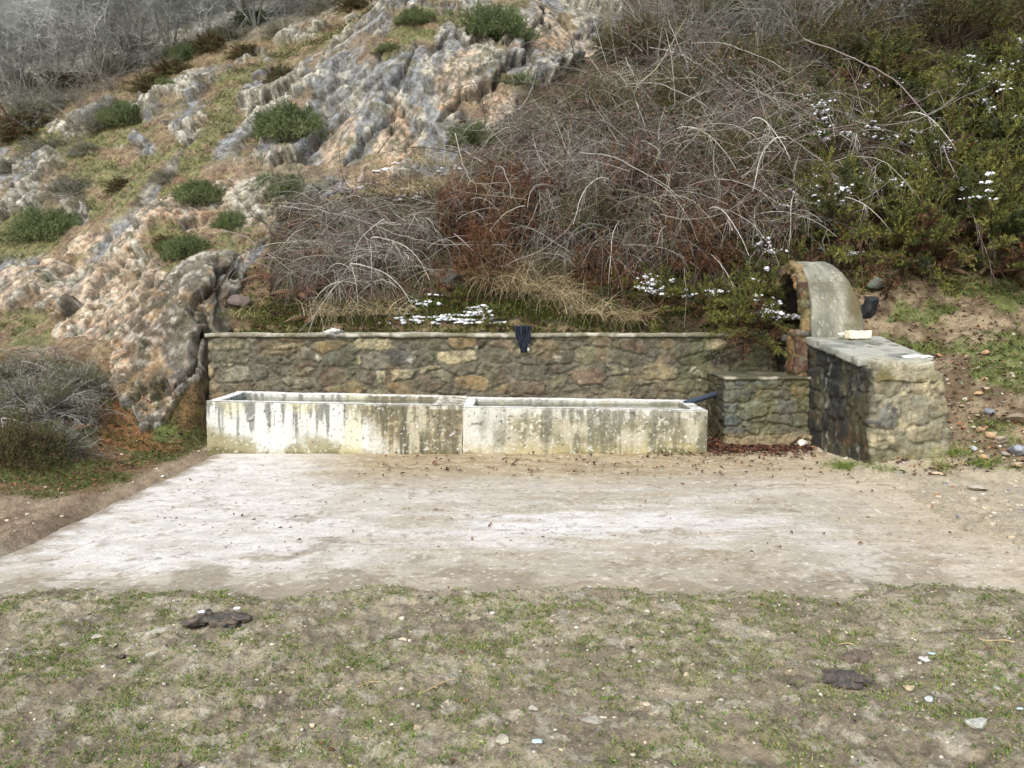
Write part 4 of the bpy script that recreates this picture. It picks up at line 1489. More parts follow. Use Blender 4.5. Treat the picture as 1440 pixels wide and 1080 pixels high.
JUNS = [
    (junA, 1400, 385, 240, 150, "dense dark juniper hanging over the bare earth bank"),
    (junB, 1290, 375, 190, 140, "shaded juniper rooted just above the lichen-covered rock"),
    (junA, 1200, 350, 170, 120, "juniper spreading behind the concrete barrel roof"),
    (junB, 1110, 395, 130, 90, "yellow-green juniper pressed against the stone facade"),
    (junB, 1000, 445, 120, 90, "feathery juniper hanging over the wall next to the dark recess"),
    (junA, 930, 440, 130, 80, "juniper with snow specks over the middle of the wall"),
    (junA, 870, 425, 90, 60, "thin juniper sprigs in the dry grass above the wall"),
    (junB, 1330, 270, 220, 130, "broad juniper carrying the largest snow patch"),
    (junA, 1200, 255, 190, 110, "juniper dusted with snow below the fallen branches"),
    (junA, 1430, 260, 200, 150, "bright green juniper at the picture edge with snow beads"),
    (junB, 1150, 320, 170, 100, "juniper with snowy tips above the shaded hollow"),
    (junB, 1270, 170, 220, 90, "long low juniper streaked with snow on the upper slope"),
    (junA, 1400, 170, 200, 100, "juniper with many snow tufts on the upper slope"),
    (junA, 1160, 190, 150, 70, "snow-flecked juniper beside the bare branches"),
    (junB, 690, 460, 90, 50, "small brown-green shrub above snow behind the wall coping"),
    (junA, 650, 425, 70, 40, "yellow-green sprig shrub behind the wall snow"),
    (junA, 1350, 330, 200, 130, "brown-tipped juniper above the earth bank with rusty dead sprays"),
    (junB, 1240, 310, 190, 120, "dark juniper in the shaded middle of the slope under the largest snow patch"),
    (junA, 1440, 330, 180, 130, "rusty-sided juniper cut by the picture edge above the bank"),
    (junB, 1110, 230, 150, 90, "juniper lying among the bare branches with one thick snow pad"),
    (junA, 1340, 210, 190, 100, "yellowish juniper behind the long curved branch"),
    (junB, 1440, 100, 160, 80, "juniper high in the corner of the slope with a white cap"),
    (junA, 1230, 120, 160, 60, "low juniper just under the top brown bushes"),
    (junB, 1060, 300, 120, 70, "small juniper showing through the bramble ends"),
    (junA, 880, 350, 90, 60, "juniper sprigs deep in the bramble tangle"),
    (junB, 1060, 370, 120, 70, "ragged juniper between brambles and stone facade"),
]
for (pr, px, py, wpx, hpx, lab) in JUNS:
    p = spot(px, py)
    if px > 1080 and py < 390:
        wpx, hpx = wpx * 1.25, hpx * 1.25
    s = wpx / F * p[1] / 1.7
    inst(pr, USED, (p[0], p[1] + 0.1 * s, p[2] - 0.05), s, random.uniform(0, 6.28), lab, "junipers above the wall", sz=hpx / F * p[1] / 0.8, tilt=random.uniform(-0.1, 0.25))

# brambles
BR = [(134, 131, 122), (156, 153, 142), (88, 80, 72), (106, 86, 80), (138, 134, 114), (178, 174, 162), (112, 108, 96), (96, 88, 78)]
brA = reg(make_bramble("bramble_bush", 0.9, 110, (1.3, 3.1), 21, BR, 2.5, 0.0076, 7, leafc=[(118, 88, 64), (146, 116, 86), (94, 68, 52)]), "bramble")
brB = reg(make_bramble("bramble_bush", 0.9, 115, (1.1, 2.7), 22, BR, 3.0, 0.0068, 7, leafc=[(124, 94, 68), (146, 112, 84)]), "bramble")
brC = reg(make_bramble("bramble_bush", 0.6, 120, (0.7, 1.6), 23, BR, 2.6, 0.0058, 5), "bramble")
brD = reg(make_bramble("bare_shrub", 0.5, 34, (1.3, 2.6), 24, [(128, 126, 116), (146, 143, 133), (108, 104, 96)], 0.6, 0.008, 16, up=1.6, twl=(0.4, 1.0)), "shrub")
TH = "bare bramble in the tangled thicket above the wall"
for k, (pr, px, py, s) in enumerate([
    (brA, 800, 300, 0.85), (brB, 860, 250, 0.9), (brA, 920, 290, 0.95), (brB, 780, 240, 0.8), (brA, 900, 200, 0.9), (brB, 980, 250, 1.0),
    (brA, 1000, 330, 0.8), (brB, 930, 360, 0.75), (brA, 840, 370, 0.7), (brB, 1050, 200, 0.95), (brA, 960, 150, 1.0), (brB, 1120, 280, 0.9), (brA, 850, 150, 0.9),
    (brB, 1080, 330, 0.75), (brB, 760, 340, 0.6), (brA, 740, 200, 0.65), (brB, 1180, 240, 0.9), (brA, 720, 250, 0.75), (brB, 830, 210, 0.9), (brA, 950, 230, 1.0), (brB, 880, 320, 0.8), (brA, 760, 300, 0.7), (brB, 1010, 180, 1.0)]):
    p = spot(px, py)
    inst(pr, USED, (p[0], p[1], p[2]), s, random.uniform(0, 6.28), TH, "brambles of the big thicket", sz=s * random.uniform(0.85, 1.1))
for (px, py, s, lab) in [(480, 345, 0.95, "grey bramble heap spilling over the rock above the wall end"), (560, 360, 1.0, "grey bramble heap above the middle of the wall"),
                         (430, 390, 0.8, "bramble trailing down towards the wall end"), (610, 330, 0.8, "bramble beside the snowy dry grass"),
                         (520, 400, 0.95, "bramble hanging low over the wall coping"), (470, 300, 0.8, "low grey bramble under the blue-grey rock face")]:
    p = spot(px, py)
    inst(brC, USED, tuple(p), s, random.uniform(0, 6.28), lab, "grey brambles above the wall")
for (px, py, s, lab) in [(30, 600, 0.5, "bare twigs poking out of the heather bank"), (110, 590, 0.45, "dry twig tangle beside the orange earth"), (60, 520, 0.45, "dry twigs at the top of the heather bank")]:
    p = spot(px, py)
    inst(brC, USED, tuple(p), s, random.uniform(0, 6.28), lab, "twig tangles in the heather")
for (px, py, s, lab) in [(1000, 110, 1.0, None), (1070, 90, 1.1, None), (1130, 110, 0.9, None), (940, 100, 1.0, None), (1190, 60, 1.0, None), (900, 60, 0.9, None), (1250, 60, 0.9, None), (1030, 40, 1.1, None), (960, 30, 1.0, None), (1120, 30, 1.1, None)]:
    p = spot(px, py)
    inst(brD, USED, tuple(p), s, random.uniform(0, 6.28), "leafless grey shrub on the upper slope behind the brambles", "leafless shrubs on the upper slope")
for (px, py, s, lab) in [(120, 180, 0.5, "pale bare shrub on the stony ledge"), (60, 160, 0.7, "leafless shrub in front of the heather"), (150, 130, 0.8, "silvery leafless shrub at the wood edge"), (430, 20, 0.6, "leafless shrub on the crest ledge"), (220, 90, 0.8, "leafless shrub between bushes on the crest")]:
    p = spot(px, py)
    inst(brD, USED, tuple(p), s, random.uniform(0, 6.28), lab, "leafless shrubs at the wood edge")

# long fallen branches lying over the junipers
def branch_obj(pts, r0, col, label, seed, nt=10):
    r_ = np.random.default_rng(seed)
    pts = np.array(pts)
    K = 26
    tt = np.linspace(0, len(pts) - 1, K)
    P = np.stack([np.interp(tt, np.arange(len(pts)), pts[:, k]) for k in range(3)], 1)
    for _ in range(2):
        P[1:-1] = (P[:-2] + P[1:-1] * 2 + P[2:]) / 4
    P += r_.normal(0, 0.012, P.shape)
    b = MB()
    root = empty("branch")
    tubes(b, P[None], np.linspace(r0, r0 * 0.3, K)[None], 6, lin(col)[None])
    n = nt * 2
    kk = r_.integers(2, K - 1, n)
    d = unit(unit(P[kk] - P[kk - 1]) + r_.normal(size=(n, 3)) * 0.6)
    P2 = cane_paths(r_, n, 7, P[kk], d, r_.uniform(0.25, 0.8, n), np.full(n, 0.6), 0.12)
    tubes(b, P2, np.linspace(r0 * 0.35, r0 * 0.12, 7)[None].repeat(n, 0), 4, np.repeat(lin(col)[None], n, 0))
    b.build("branch_wood", M_TWIG, root)
    return tag(root, label, "branch")


branch_obj([at(1130, 55, 13.2), at(1210, 85, 12.6), at(1260, 110, 12.2), at(1310, 170, 11.6), at(1350, 260, 10.9), at(1380, 330, 10.4), at(1400, 400, 10.1)], 0.012, (128, 116, 110), "long bare branch curving down across the snowy junipers", 31)
branch_obj([at(1050, 200, 12.3), at(1110, 190, 12.1), at(1180, 250, 11.6), at(1200, 290, 11.4), at(1170, 330, 11.2)], 0.009, (140, 128, 122), "thin bare branch bent under the snowy junipers", 32)
branch_obj([at(1060, 250, 12.0), at(1120, 190, 12.0), at(1230, 170, 12.0), at(1340, 120, 12.6)], 0.009, (136, 120, 114), "thin branch reaching up towards the snow-tufted juniper", 33)
branch_obj([at(640, 190, 12.8), at(660, 260, 12.0), at(740, 255, 11.8), at(860, 190, 12.2)], 0.008, (160, 150, 138), "looping cane at the rock end of the thicket", 34)
branch_obj([at(640, 330, 11.2), at(700, 380, 10.9), at(780, 345, 11.0), at(850, 250, 11.5), at(960, 180, 12)], 0.008, (140, 124, 120), "long looping cane above the dry grass", 35)
branch_obj([at(400, 290, 12.2), at(480, 300, 11.6), at(560, 330, 11.2), at(620, 345, 11.0), at(720, 345, 11.0)], 0.008, (150, 142, 134), "long cane trailing over the grey bramble heaps", 36)

# woods at the upper left
trA = reg(make_tree("bare_tree", 6.0, 41), "tree")
trB = reg(make_tree("bare_tree", 5.0, 42, spread=0.65), "tree")
for k, (px, py, s) in enumerate([(20, 150, .85), (75, 135, .8), (130, 118, .85), (185, 100, .8), (240, 82, .8), (300, 62, .8), (360, 40, .85), (420, 20, .8),
                                 (0, 100, 1.0), (60, 85, 1.0), (120, 70, 1.05), (180, 60, 1.0), (235, 45, 1.0), (290, 30, 1.0), (340, 10, 1.0), (30, 50, 1.2), (110, 40, 1.2), (200, 20, 1.2), (270, 0, 1.2),
                                 (-20, 160, .7), (400, 5, 1.0), (150, 20, 1.2), (60, 10, 1.3)]):
    p = spot(px, py)
    inst(trA if k % 2 else trB, USED, tuple(p), s * 0.72 * random.uniform(0.9, 1.1), random.uniform(0, 6.28), "bare grey tree in the leafless wood above the rocky crest", "bare trees of the wood")

# dry grass tussocks
def tussock(px, py, n, length, rad, pal, label, seed, group=None, droop=2.0, lean=(0, -0.5, 0.2), w=0.007, name="grass_tussock"):
    r_ = np.random.default_rng(seed)
    p = spot(px, py)
    b = MB()
    tussock_mesh(b, r_, n, length, rad, pal, droop, w, lean=lean)
    o = b.build(name, M_DRY)
    o.location = p
    return tag(o, label, "grass", group)


o = inst(junB, USED, (3.02, 10.2, 1.22), 0.85, 0.7, "juniper bough hanging in front of the spring box facade with small snow pads", "junipers above the wall", sz=1.35)
inst(junA, USED, (3.3, 10.6, 1.6), 0.7, 2.1, "juniper crowning the top of the spring box facade", "junipers above the wall", sz=0.9)
TG = "tussocks of dry grass"
for k, (px, py, n, L, rad, pal, lab) in enumerate([
    (700, 400, 420, (0.35, 0.8), 0.16, STRAW, "long straw-coloured grass hanging from the bracken above the wall"),
    (745, 410, 420, (0.35, 0.8), 0.16, STRAW, "long pale dry grass next to the black cloth end of the snow"),
    (785, 420, 360, (0.3, 0.7), 0.15, STRAW, "dry grass tuft behind the wall coping beneath the brambles"),
    (825, 440, 360, (0.25, 0.6), 0.15, STRAW, "low dry grass tuft touching the wall coping"),
    (880, 452, 300, (0.2, 0.45), 0.14, STRAW, "short dry grass under the middle juniper"),
    (575, 275, 420, (0.3, 0.6), 0.3, STRAW, "pale dry grass with snow below the rock face"),
    (615, 270, 420, (0.3, 0.6), 0.3, STRAW, "pale dry grass with snow beside the rusty bush"),
    (600, 245, 300, (0.3, 0.5), 0.25, STRAW, "upper dry grass clump against the rock face"),
    (1320, 668, 130, (0.1, 0.26), 0.05, STRAW + GREENG, "yellowing grass tuft among stones in front of the bank"),
    (545, 440, 300, (0.25, 0.5), 0.2, STRAW, "thin dry grass under the hanging brambles"),
    (470, 445, 300, (0.25, 0.5), 0.2, STRAW, "dry grass above the wall near the dead ferns"),
    (345, 450, 200, (0.15, 0.35), 0.12, GREENG + STRAW, "green grass tuft between rock and wall end"),
    (1385, 662, 140, (0.06, 0.2), 0.08, GREENG, "green leafy tuft low on the stony bank"),
    (1340, 640, 120, (0.06, 0.2), 0.08, GREENG, "bluish green tuft at the pillar base"),
]):
    tussock(px, py, n, L, rad, pal, lab, 500 + k, TG)
for k, (X, Yv, n, lab) in enumerate([(3.5, 7.95, 500, "soft green grass cushion at the foot of the wet wing wall"), (3.75, 7.72, 160, "spiky grass tuft in front of the pillar")]):
    r_ = np.random.default_rng(540 + k)
    b = MB()
    tussock_mesh(b, r_, n, (0.08, 0.2), 0.09, GREENG, 2.2, 0.004)
    o = b.build("grass_tuft", M_LEAF)
    o.location = (X - 0.12, Yv, float(surf(X - .12, Yv)[0][0]) + 0.0)
    tag(o, lab, "grass", TG)


# dead ferns
def fern(px, py, nf, label, seed, s=0.5):
    r_ = np.random.default_rng(seed)
    p = spot(px, py)
    root = empty("dead_fern", tuple(p), 0, label, "fern", "dead ferns")
    K = 14
    for i in range(nf):
        a = r_.uniform(0, 2 * pi)
        P = cane_paths(r_, 1, K, np.array([[0, 0, 0.05]]), unit(np.array([[cos(a), sin(a) - 0.5, 0.9]])), np.array([s * r_.uniform(0.8, 1.4)]), np.array([1.3]), 0.05)[0]
        b = MB()
        col = pick([(118, 84, 64), (140, 108, 84), (96, 68, 52), (150, 122, 98)], np.array([r_.uniform()]))[0]
        tubes(b, P[None], np.linspace(0.004, 0.0015, K)[None], 3, col[None])
        t = unit(np.gradient(P, axis=0))
        sd_ = unit(np.cross(t, [0, 0, 1.0]))
        for sg in (-1, 1):
            O = P[2:]
            ln = (np.sin(np.linspace(0.35, pi, K - 2)) * 0.085 * s / 0.5)[:, None]
            e = O + (sd_[2:] * sg + t[2:] * 0.5) * ln - np.array([0, 0, 0.3]) * ln
            w = t[2:] * 0.012
            Vv = np.stack([O - w, O + w, e], 1).reshape(-1, 3)
            b.add(Vv, np.arange(len(Vv)).reshape(-1, 3), col)
        b.build("frond", M_DRY, root)
    return root


fern(425, 420, 9, "brown dead fern hanging beside the grey bramble heap", 601, 0.55)
fern(455, 370, 8, "brown dead fern in the grey brambles", 602, 0.5)
fern(440, 455, 6, "brown dead fern drooping behind the wall coping", 603, 0.4)
fern(95, 620, 7, "pinkish dead fern under the heather bank", 604, 0.35)
fern(30, 640, 6, "dead fern at the foot of the lowest heather", 605, 0.35)
fern(380, 395, 6, "dead fern on the rock above the wall end", 606, 0.45)

# ---------------------------------------------------------------- snow
sn = MB()
r_ = np.random.default_rng(71)


def snow_blob(p, rx, ry, rz):
    v, f = ICO1
    d = 1 + 1.3 * (vn(v * 2.2 + r_.uniform(0, 50), 3) - 0.5)
    a = r_.uniform(0, pi)
    q = v * d[:, None] * np.array([rx, ry, rz])
    q = np.stack([q[:, 0] * cos(a) - q[:, 1] * sin(a), q[:, 0] * sin(a) + q[:, 1] * cos(a), q[:, 2]], 1)
    sn.add(q + p, f, lin((244, 246, 250)))


for (px, py, wx, wy, n) in [(580, 268, 36, 12, 24), (600, 245, 30, 14, 20), (545, 245, 26, 5, 14), (640, 245, 20, 8, 8), (600, 452, 50, 8, 26), (640, 455, 50, 6, 26), (670, 440, 25, 14, 24),
                            (600, 425, 30, 10, 14), (560, 455, 30, 5, 8), (540, 262, 30, 8, 8), (1180, 358, 26, 5, 20), (1120, 165, 14, 14, 10), (660, 462, 60, 3, 16), (700, 460, 20, 8, 8)]:
    for _ in range(int(n * 0.6)):
        qx_, qy_ = px + r_.normal(0, wx * 0.5), py + r_.normal(0, wy * 0.5)
        p = spot(qx_, min(qy_, 462) if py > 400 else qy_)
        an, el_ = r_.uniform(0, pi), r_.uniform(0.02, 0.10)
        for _k in range(r_.integers(3, 16)):
            s = r_.uniform(0.006, 0.026)
            u_ = r_.normal(0, el_)
            snow_blob(p + np.array([u_ * cos(an), u_ * sin(an) * 0.5 + r_.normal(0, 0.02), 0.012 + r_.uniform(0, 0.02)]), s * 1.5, s * 1.2, s * 0.6)
frac = {"junA": 0.0}
snowy = {"largest snow": 130, "dusted with snow": 60, "snow beads": 60, "snowy tips": 50, "streaked with snow": 110, "snow tufts": 90, "snow-flecked": 40, "snow pad": 50, "white cap": 60, "snow specks": 22, "hanging over the wall next": 10,
         "facade": 5, "barrel roof": 26, "brown-green shrub": 16, "with snow high": 40, "brown bush behind the snowy": 20, "dense dark": 14}
for key, o in PLACED:
    for kk, cnt in snowy.items():
        if kk in o["label"] and key in TIPS and key in CATS:
            T = TIPS[key]
            cnt = int(cnt * 1.5)
            ctrs = T[r_.integers(0, len(T), max(3, cnt // 13))]
            R = np.array(mathutils.Euler(o.rotation_euler).to_matrix())
            for _ in range(cnt):
                c0 = ctrs[r_.integers(len(ctrs))]
                dd = ((T - c0) ** 2).sum(1)
                near = np.argsort(dd)[: max(6, len(T) // 15)]
                q = T[near[r_.integers(len(near))]] * np.array(o.scale)
                p = R @ q + np.array(o.location)
                dirx = r_.normal(0, 1, 2)
                for _k in range(5):
                    s = r_.uniform(0.008, 0.028)
                    snow_blob(p + np.array([*(dirx * 0.03 * (_k - 2) + r_.normal(0, 0.015, 2)), 0.004 + r_.normal(0, 0.012)]), s * 1.2, s * 0.9, s * 0.7)
            break
tag(sn.build("snow", M_SNOW, smooth=True), "thin patches of old snow on bushes and grass", kind="stuff")

# ---------------------------------------------------------------- ground cover stuff
def scatter(n, xlo, xhi, ylo, yhi, r_, dens=None):
    X = r_.uniform(xlo, xhi, n)
    Yv = r_.uniform(ylo, yhi, n)
    if dens is not None:
        k = r_.uniform(0, 1, n) < dens(X, Yv)
        X, Yv = X[k], Yv[k]
    zz, j, i = surf(X, Yv)
    return np.stack([X, Yv, zz], 1), j, i


def blades(mb, P, r_, hgt, w, pal, per=5, rad=0.012, nor=None):
    n = len(P) * per
    O = np.repeat(P, per, 0) + r_.normal(0, 1, (n, 3)) * np.array([rad, rad, 0])
    a = r_.uniform(0, 2 * pi, n)
    h = r_.uniform(*hgt, n)
    D = np.stack([np.cos(a) * 0.7, np.sin(a) * 0.7, r_.uniform(0.5, 1.2, n)], 1)
    D = unit(D) * h[:, None]
    sd_ = np.stack([-np.sin(a), np.cos(a), np.zeros(n)], 1) * w
    mid_ = O + D * 0.55
    tip = O + D * np.array([1.25, 1.25, 0.85])
    Vv = np.stack([O - sd_ * .5, O + sd_ * .5, mid_ + sd_ * 0.4, tip, mid_ - sd_ * 0.4], 1)
    I = np.arange(n * 5).reshape(-1, 5)
    cols = pick(pal, r_.uniform(0, 1, n)) * r_.uniform(0.75, 1.25, (n, 1))
    mb.add(Vv.reshape(-1, 3), I, np.repeat(cols, 5, 0))


r_ = np.random.default_rng(81)
gm = MB()


def fgd(X, Yv):
    p = np.stack([X, Yv, np.zeros(len(X))], 1)
    a = S(fbm(p * 7.5 + 3, 6, 85, gain=0.65), 0.46, 0.58)
    b_ = S(fbm(p * 1.3, 3, 821), 0.4, 0.6)
    e = fbm(p * 1.7, 7, 65, gain=0.62) - 0.5
    ok = (1 - S(Yv + 0.7 * e, 4.15, 4.55))
    return (0.16 + 0.84 * a) * (0.6 + 0.4 * b_) * ok


P, _, _ = scatter(42000, -4.2, 4.2, 2.1, 4.7, r_, fgd)
blades(gm, P, r_, (0.008, 0.024), 0.003, [(98, 130, 48), (116, 150, 58), (84, 116, 44), (136, 154, 72), (160, 150, 98), (136, 130, 80)], 5, 0.011)
# left bank and right bank, grass ledges on the slope
P, j, i = scatter(16000, -7, -3.6, 6.7, 10.0, r_, lambda X, Yv: 0.1 + 0.7 * S(fbm(np.stack([X, Yv, X * 0], 1) * 2 + 5, 5, 81, gain=0.6), 0.43, 0.56))
blades(gm, P, r_, (0.015, 0.05), 0.005, [(92, 112, 52), (108, 122, 60), (120, 110, 66), (140, 112, 74), (84, 96, 48)], 4, 0.03)
P, j, i = scatter(9000, 3.9, 8, 7, 11.0, r_, lambda X, Yv: (0.08 + 0.8 * S(fbm(np.stack([X, Yv, h0(X, Yv)], 1) * 2.6, 4, 79), 0.53, 0.62)) * S(h0(X, Yv), 0.02, 0.1))
blades(gm, P, r_, (0.02, 0.07), 0.006, GREENG + [(150, 130, 84)], 5, 0.03)
P, j, i = scatter(2600, -3.6, 3.2, 10.45, 11.0, r_)
blades(gm, P, r_, (0.03, 0.12), 0.006, GREENG + [(96, 98, 50), (140, 120, 70)], 6, 0.04)
G2_ = gr.reshape(NY, NU)
P, j, i = scatter(60000, -16, 0, 11, 30, r_)
k = (G2_[j, i] > 0.45) & (r_.uniform(size=len(P)) < 0.9)
blades(gm, P[k], r_, (0.03, 0.09), 0.008, [(84, 98, 52), (100, 112, 62), (124, 116, 76), (112, 96, 66), (96, 90, 58)], 5, 0.06)
k = (ROCKW[j, i] < 0.35) & (r_.uniform(size=len(P)) < 0.25) & ~k
blades(gm, P[k], r_, (0.03, 0.09), 0.008, [(120, 100, 66), (106, 96, 56), (96, 104, 52), (132, 92, 64)], 4, 0.08)
tag(gm.build("grass", M_LEAF), "sparse short grass on mud and banks", kind="stuff")

# gravel
gv = MB()


def pebbles(mb, P, r_, size, pal, base=ICO0):
    v, f = base
    n = len(P)
    s = size[0] + (size[1] - size[0]) * r_.uniform(0, 1, n) ** 3
    sc = s[:, None] * r_.uniform(0.6, 1.2, (n, 3)) * np.array([1, 1, 0.6])
    jit = r_.uniform(0.75, 1.2, (n, len(v), 1))
    Vv = P[:, None] + v[None] * jit * sc[:, None]
    I = (np.arange(n) * len(v))[:, None, None] + f[None]
    cols = pick(pal, r_.uniform(0, 1, n)) * r_.uniform(0.85, 1.1, (n, 1))
    mb.add(Vv.reshape(-1, 3), I.reshape(-1, 3), np.repeat(cols, len(v), 0))


PEB = [(186, 180, 162), (170, 162, 142), (192, 188, 174), (166, 150, 124), (146, 136, 116), (128, 118, 102), (190, 176, 148)]
P, _, _ = scatter(12000, -4.2, 4.2, 2.1, 4.8, r_)
pebbles(gv, P, r_, (0.0015, 0.010), PEB + [(140, 130, 110), (120, 110, 92), (160, 148, 124), (170, 158, 134)], ICO1)
P, _, _ = scatter(220, -4.2, 4.2, 2.1, 4.8, r_)
pebbles(gv, P, r_, (0.006, 0.022), PEB, ICO1)
P, _, _ = scatter(2600, 3.0, 7.5, 5.0, 9.5, r_)
pebbles(gv, P, r_, (0.004, 0.03), PEB + [(128, 128, 126), (150, 112, 78)], ICO1)
Pp2 = np.stack([r_.uniform(-3, 3.6, 1500), r_.uniform(4.4, 8.6, 1500), np.full(1500, 0.026)], 1)
pebbles(gv, Pp2, r_, (0.002, 0.010), PEB, ICO1)
P, _, _ = scatter(900, -7, -3.4, 5, 9.4, r_)
pebbles(gv, P, r_, (0.003, 0.02), PEB, ICO1)
tag(gv.build("gravel", M_PEBBLE, smooth=True), "scattered gravel on mud and apron", kind="stuff")

# fallen leaves
lf = MB()


def leaves(mb, P, r_, size, pal):
    n = len(P)
    a = r_.uniform(0, 2 * pi, n)
    s = r_.uniform(*size, n)[:, None]
    t = np.stack([np.cos(a), np.sin(a), r_.uniform(-0.25, 0.4, n)], 1) * s
    w = np.stack([-np.sin(a), np.cos(a), r_.uniform(-0.4, 0.4, n)], 1) * s * 0.45
    up = np.array([0, 0, 1.0]) * s * r_.uniform(0.1, 0.5, (n, 1))
    Vv = np.stack([P - t * .5, P + w * .5 + up, P + t * .5, P - w * .5 + up * .6], 1)
    I = np.arange(n * 4).reshape(-1, 4)
    mb.add(Vv.reshape(-1, 3), I, np.repeat(pick(pal, r_.uniform(0, 1, n)) * r_.uniform(0.7, 1.2, (n, 1)), 4, 0))


LV = [(84, 54, 46), (104, 68, 52), (66, 46, 42), (124, 92, 64), (92, 70, 60)]
n = 1300
X = r_.normal(2.6, 0.55, n)
Yv = 9.15 - np.abs(r_.normal(0, 0.28, n))
k = (X > 1.6) & (X < 3.45) & ~((X < 2.2) & (Yv > 8.66))
leaves(lf, np.stack([X[k], Yv[k], np.full(k.sum(), 0.035)], 1), r_, (0.03, 0.085), LV)
n = 500
leaves(lf, np.stack([r_.uniform(2.2, 2.47, 160), r_.uniform(8.9, 9.9, 160), np.full(160, 0.05)], 1), r_, (0.04, 0.09), LV + [(150, 90, 60)])
leaves(lf, np.stack([r_.uniform(-1.5, 3.4, 260), r_.uniform(7.4, 8.7, 260), np.full(260, 0.035)], 1), r_, (0.02, 0.07), LV)
leaves(lf, np.stack([r_.uniform(-3, 3.4, 120), r_.uniform(5, 7.4, 120), np.full(120, 0.035)], 1), r_, (0.015, 0.05), LV)
P, _, _ = scatter(170, -4, 4, 2.2, 4.5, r_)
leaves(lf, P + [0, 0, 0.006], r_, (0.012, 0.035), LV)
P, _, _ = scatter(2600, 3.7, 8, 7.4, 11, r_)
leaves(lf, P + [0, 0, 0.01], r_, (0.03, 0.08), LV + [(160, 122, 84), (140, 100, 70)])
P, _, _ = scatter(1700, -7, -3.7, 7, 10, r_)
leaves(lf, P + [0, 0, 0.01], r_, (0.03, 0.07), LV + [(150, 110, 74)])
P, _, _ = scatter(5000, -3.7, 6, 10.4, 13, r_)
leaves(lf, P + [0, 0, 0.02], r_, (0.04, 0.1), LV + [(160, 122, 84), (84, 98, 46), (100, 108, 56)])
tag(lf.build("fallen_leaves", M_DRY), "dead leaves littering the apron and banks", kind="stuff")


# ---------------------------------------------------------------- individual stones
STN = "stones lying about the bank and apron"
for k, (px, py, w_, asp, col, lab) in enumerate([
    (1430, 590, 46, .5, (150, 136, 112), "big flat brown stone in the bank at the picture edge"),
    (1408, 618, 26, .6, (158, 146, 124), "squarish tan stone below the big flat stone"),
    (1432, 636, 36, .5, (150, 154, 160), "blue-grey stone with white vein low in the bank"),
    (1392, 612, 20, .6, (176, 150, 116), "small sandy stone in the rubble beside the tan stone"),
    (1378, 606, 16, .6, (166, 140, 108), "small brown stone at the top of the rubble"),
    (1390, 578, 18, .5, (130, 134, 138), "lone slate-grey stone on the earth right of the pillar"),
    (1370, 634, 14, .6, (180, 182, 184), "small whitish stone in front of the rubble"),
    (1384, 648, 18, .5, (196, 160, 120), "orange-tinted stone in front of the rubble"),
    (1412, 642, 18, .5, (150, 142, 128), "dull grey stone between rubble and grass tuft"),
    (1430, 660, 22, .5, (168, 150, 120), "tan stone at the lower edge of the rubble"),
    (1384, 502, 14, .7, (176, 140, 108), "reddish stone on the open earth of the bank"),
    (1320, 500, 12, .6, (190, 150, 110), "small orange stone on earth behind the coping"),
    (1376, 556, 16, .5, (190, 160, 116), "yellowish stone on the slope above the slate-grey one"),
    (1320, 676, 20, .4, (188, 170, 140), "flat cream stone on mud before the pillar"),
    (1375, 700, 30, .4, (176, 168, 150), "flat grey stone on the sandy track"),
    (558 + 720 - 310, 806, 24, .6, (214, 206, 190), "white rounded stone on the middle of the sandy track"),
    (1272, 796, 16, .6, (220, 214, 200), "white stone on the track near the bank"),
    (1300, 820, 22, .5, (212, 204, 186), "larger pale stone at the front of the track"),
    (1255, 812, 18, .4, (204, 180, 150), "pinkish stone on the sandy track"),
    (1406, 816, 14, .5, (212, 190, 160), "small pinkish stone near the track edge"),
    (880 / 2, 803 / 2 + 640, 14, .8, (206, 190, 160), "round tan pebble alone on the foreground mud"),
    (706, 1068, 24, .7, (176, 170, 150), "pale stone at the very front of the mud"),
    (1277, 992, 22, .4, (190, 172, 136), "flat sandy stone next to the broken dung"),
    (1305, 1008, 16, .5, (190, 194, 190), "whitish stone in front of the flat sandy one"),
    (1298, 951, 18, .5, (210, 206, 196), "grey-white stone by the blue scrap"),
    (1372, 1042, 40, .3, (180, 180, 168), "crumbling white limestone lump in the muddy foreground"),
    (1400, 984, 16, .4, (196, 192, 182), "small white stone half sunk in the mud"),
    (835, 1036, 34, .25, (164, 158, 142), "long flat grey stone flush with the mud"),
    (750, 1016, 18, .4, (182, 176, 160), "chalky stone in the foreground mud"),
    (908, 1014, 12, .5, (206, 190, 156), "small tan stone in the foreground mud"),
]):
    rock_obj("stone", px, py, w_, asp, col, lab, "stone", STN, 700 + k, sink=0.45)
for k, (px, py, w_, lab) in enumerate([(137, 912, 22, "chalky slab remnant farthest from the dung"), (92, 925, 20, "white slab crumb beside the chalky remnant"), (215, 938, 22, "broken white slab fragment in the mud"), (180, 940, 18, "pale grey slab fragment next to a dark clod"), (225, 905, 60, "long worn concrete remnant running under the mud"), (160, 925, 18, "small chalky crumb of old slab")]):
    rock_obj("slab_fragment", px, py, w_, 0.12, (186, 180, 162), lab, "slab fragment", "old slab remnants in the mud", 760 + k, sink=0.5, deep=0.5 if w_ > 50 else 0.8)
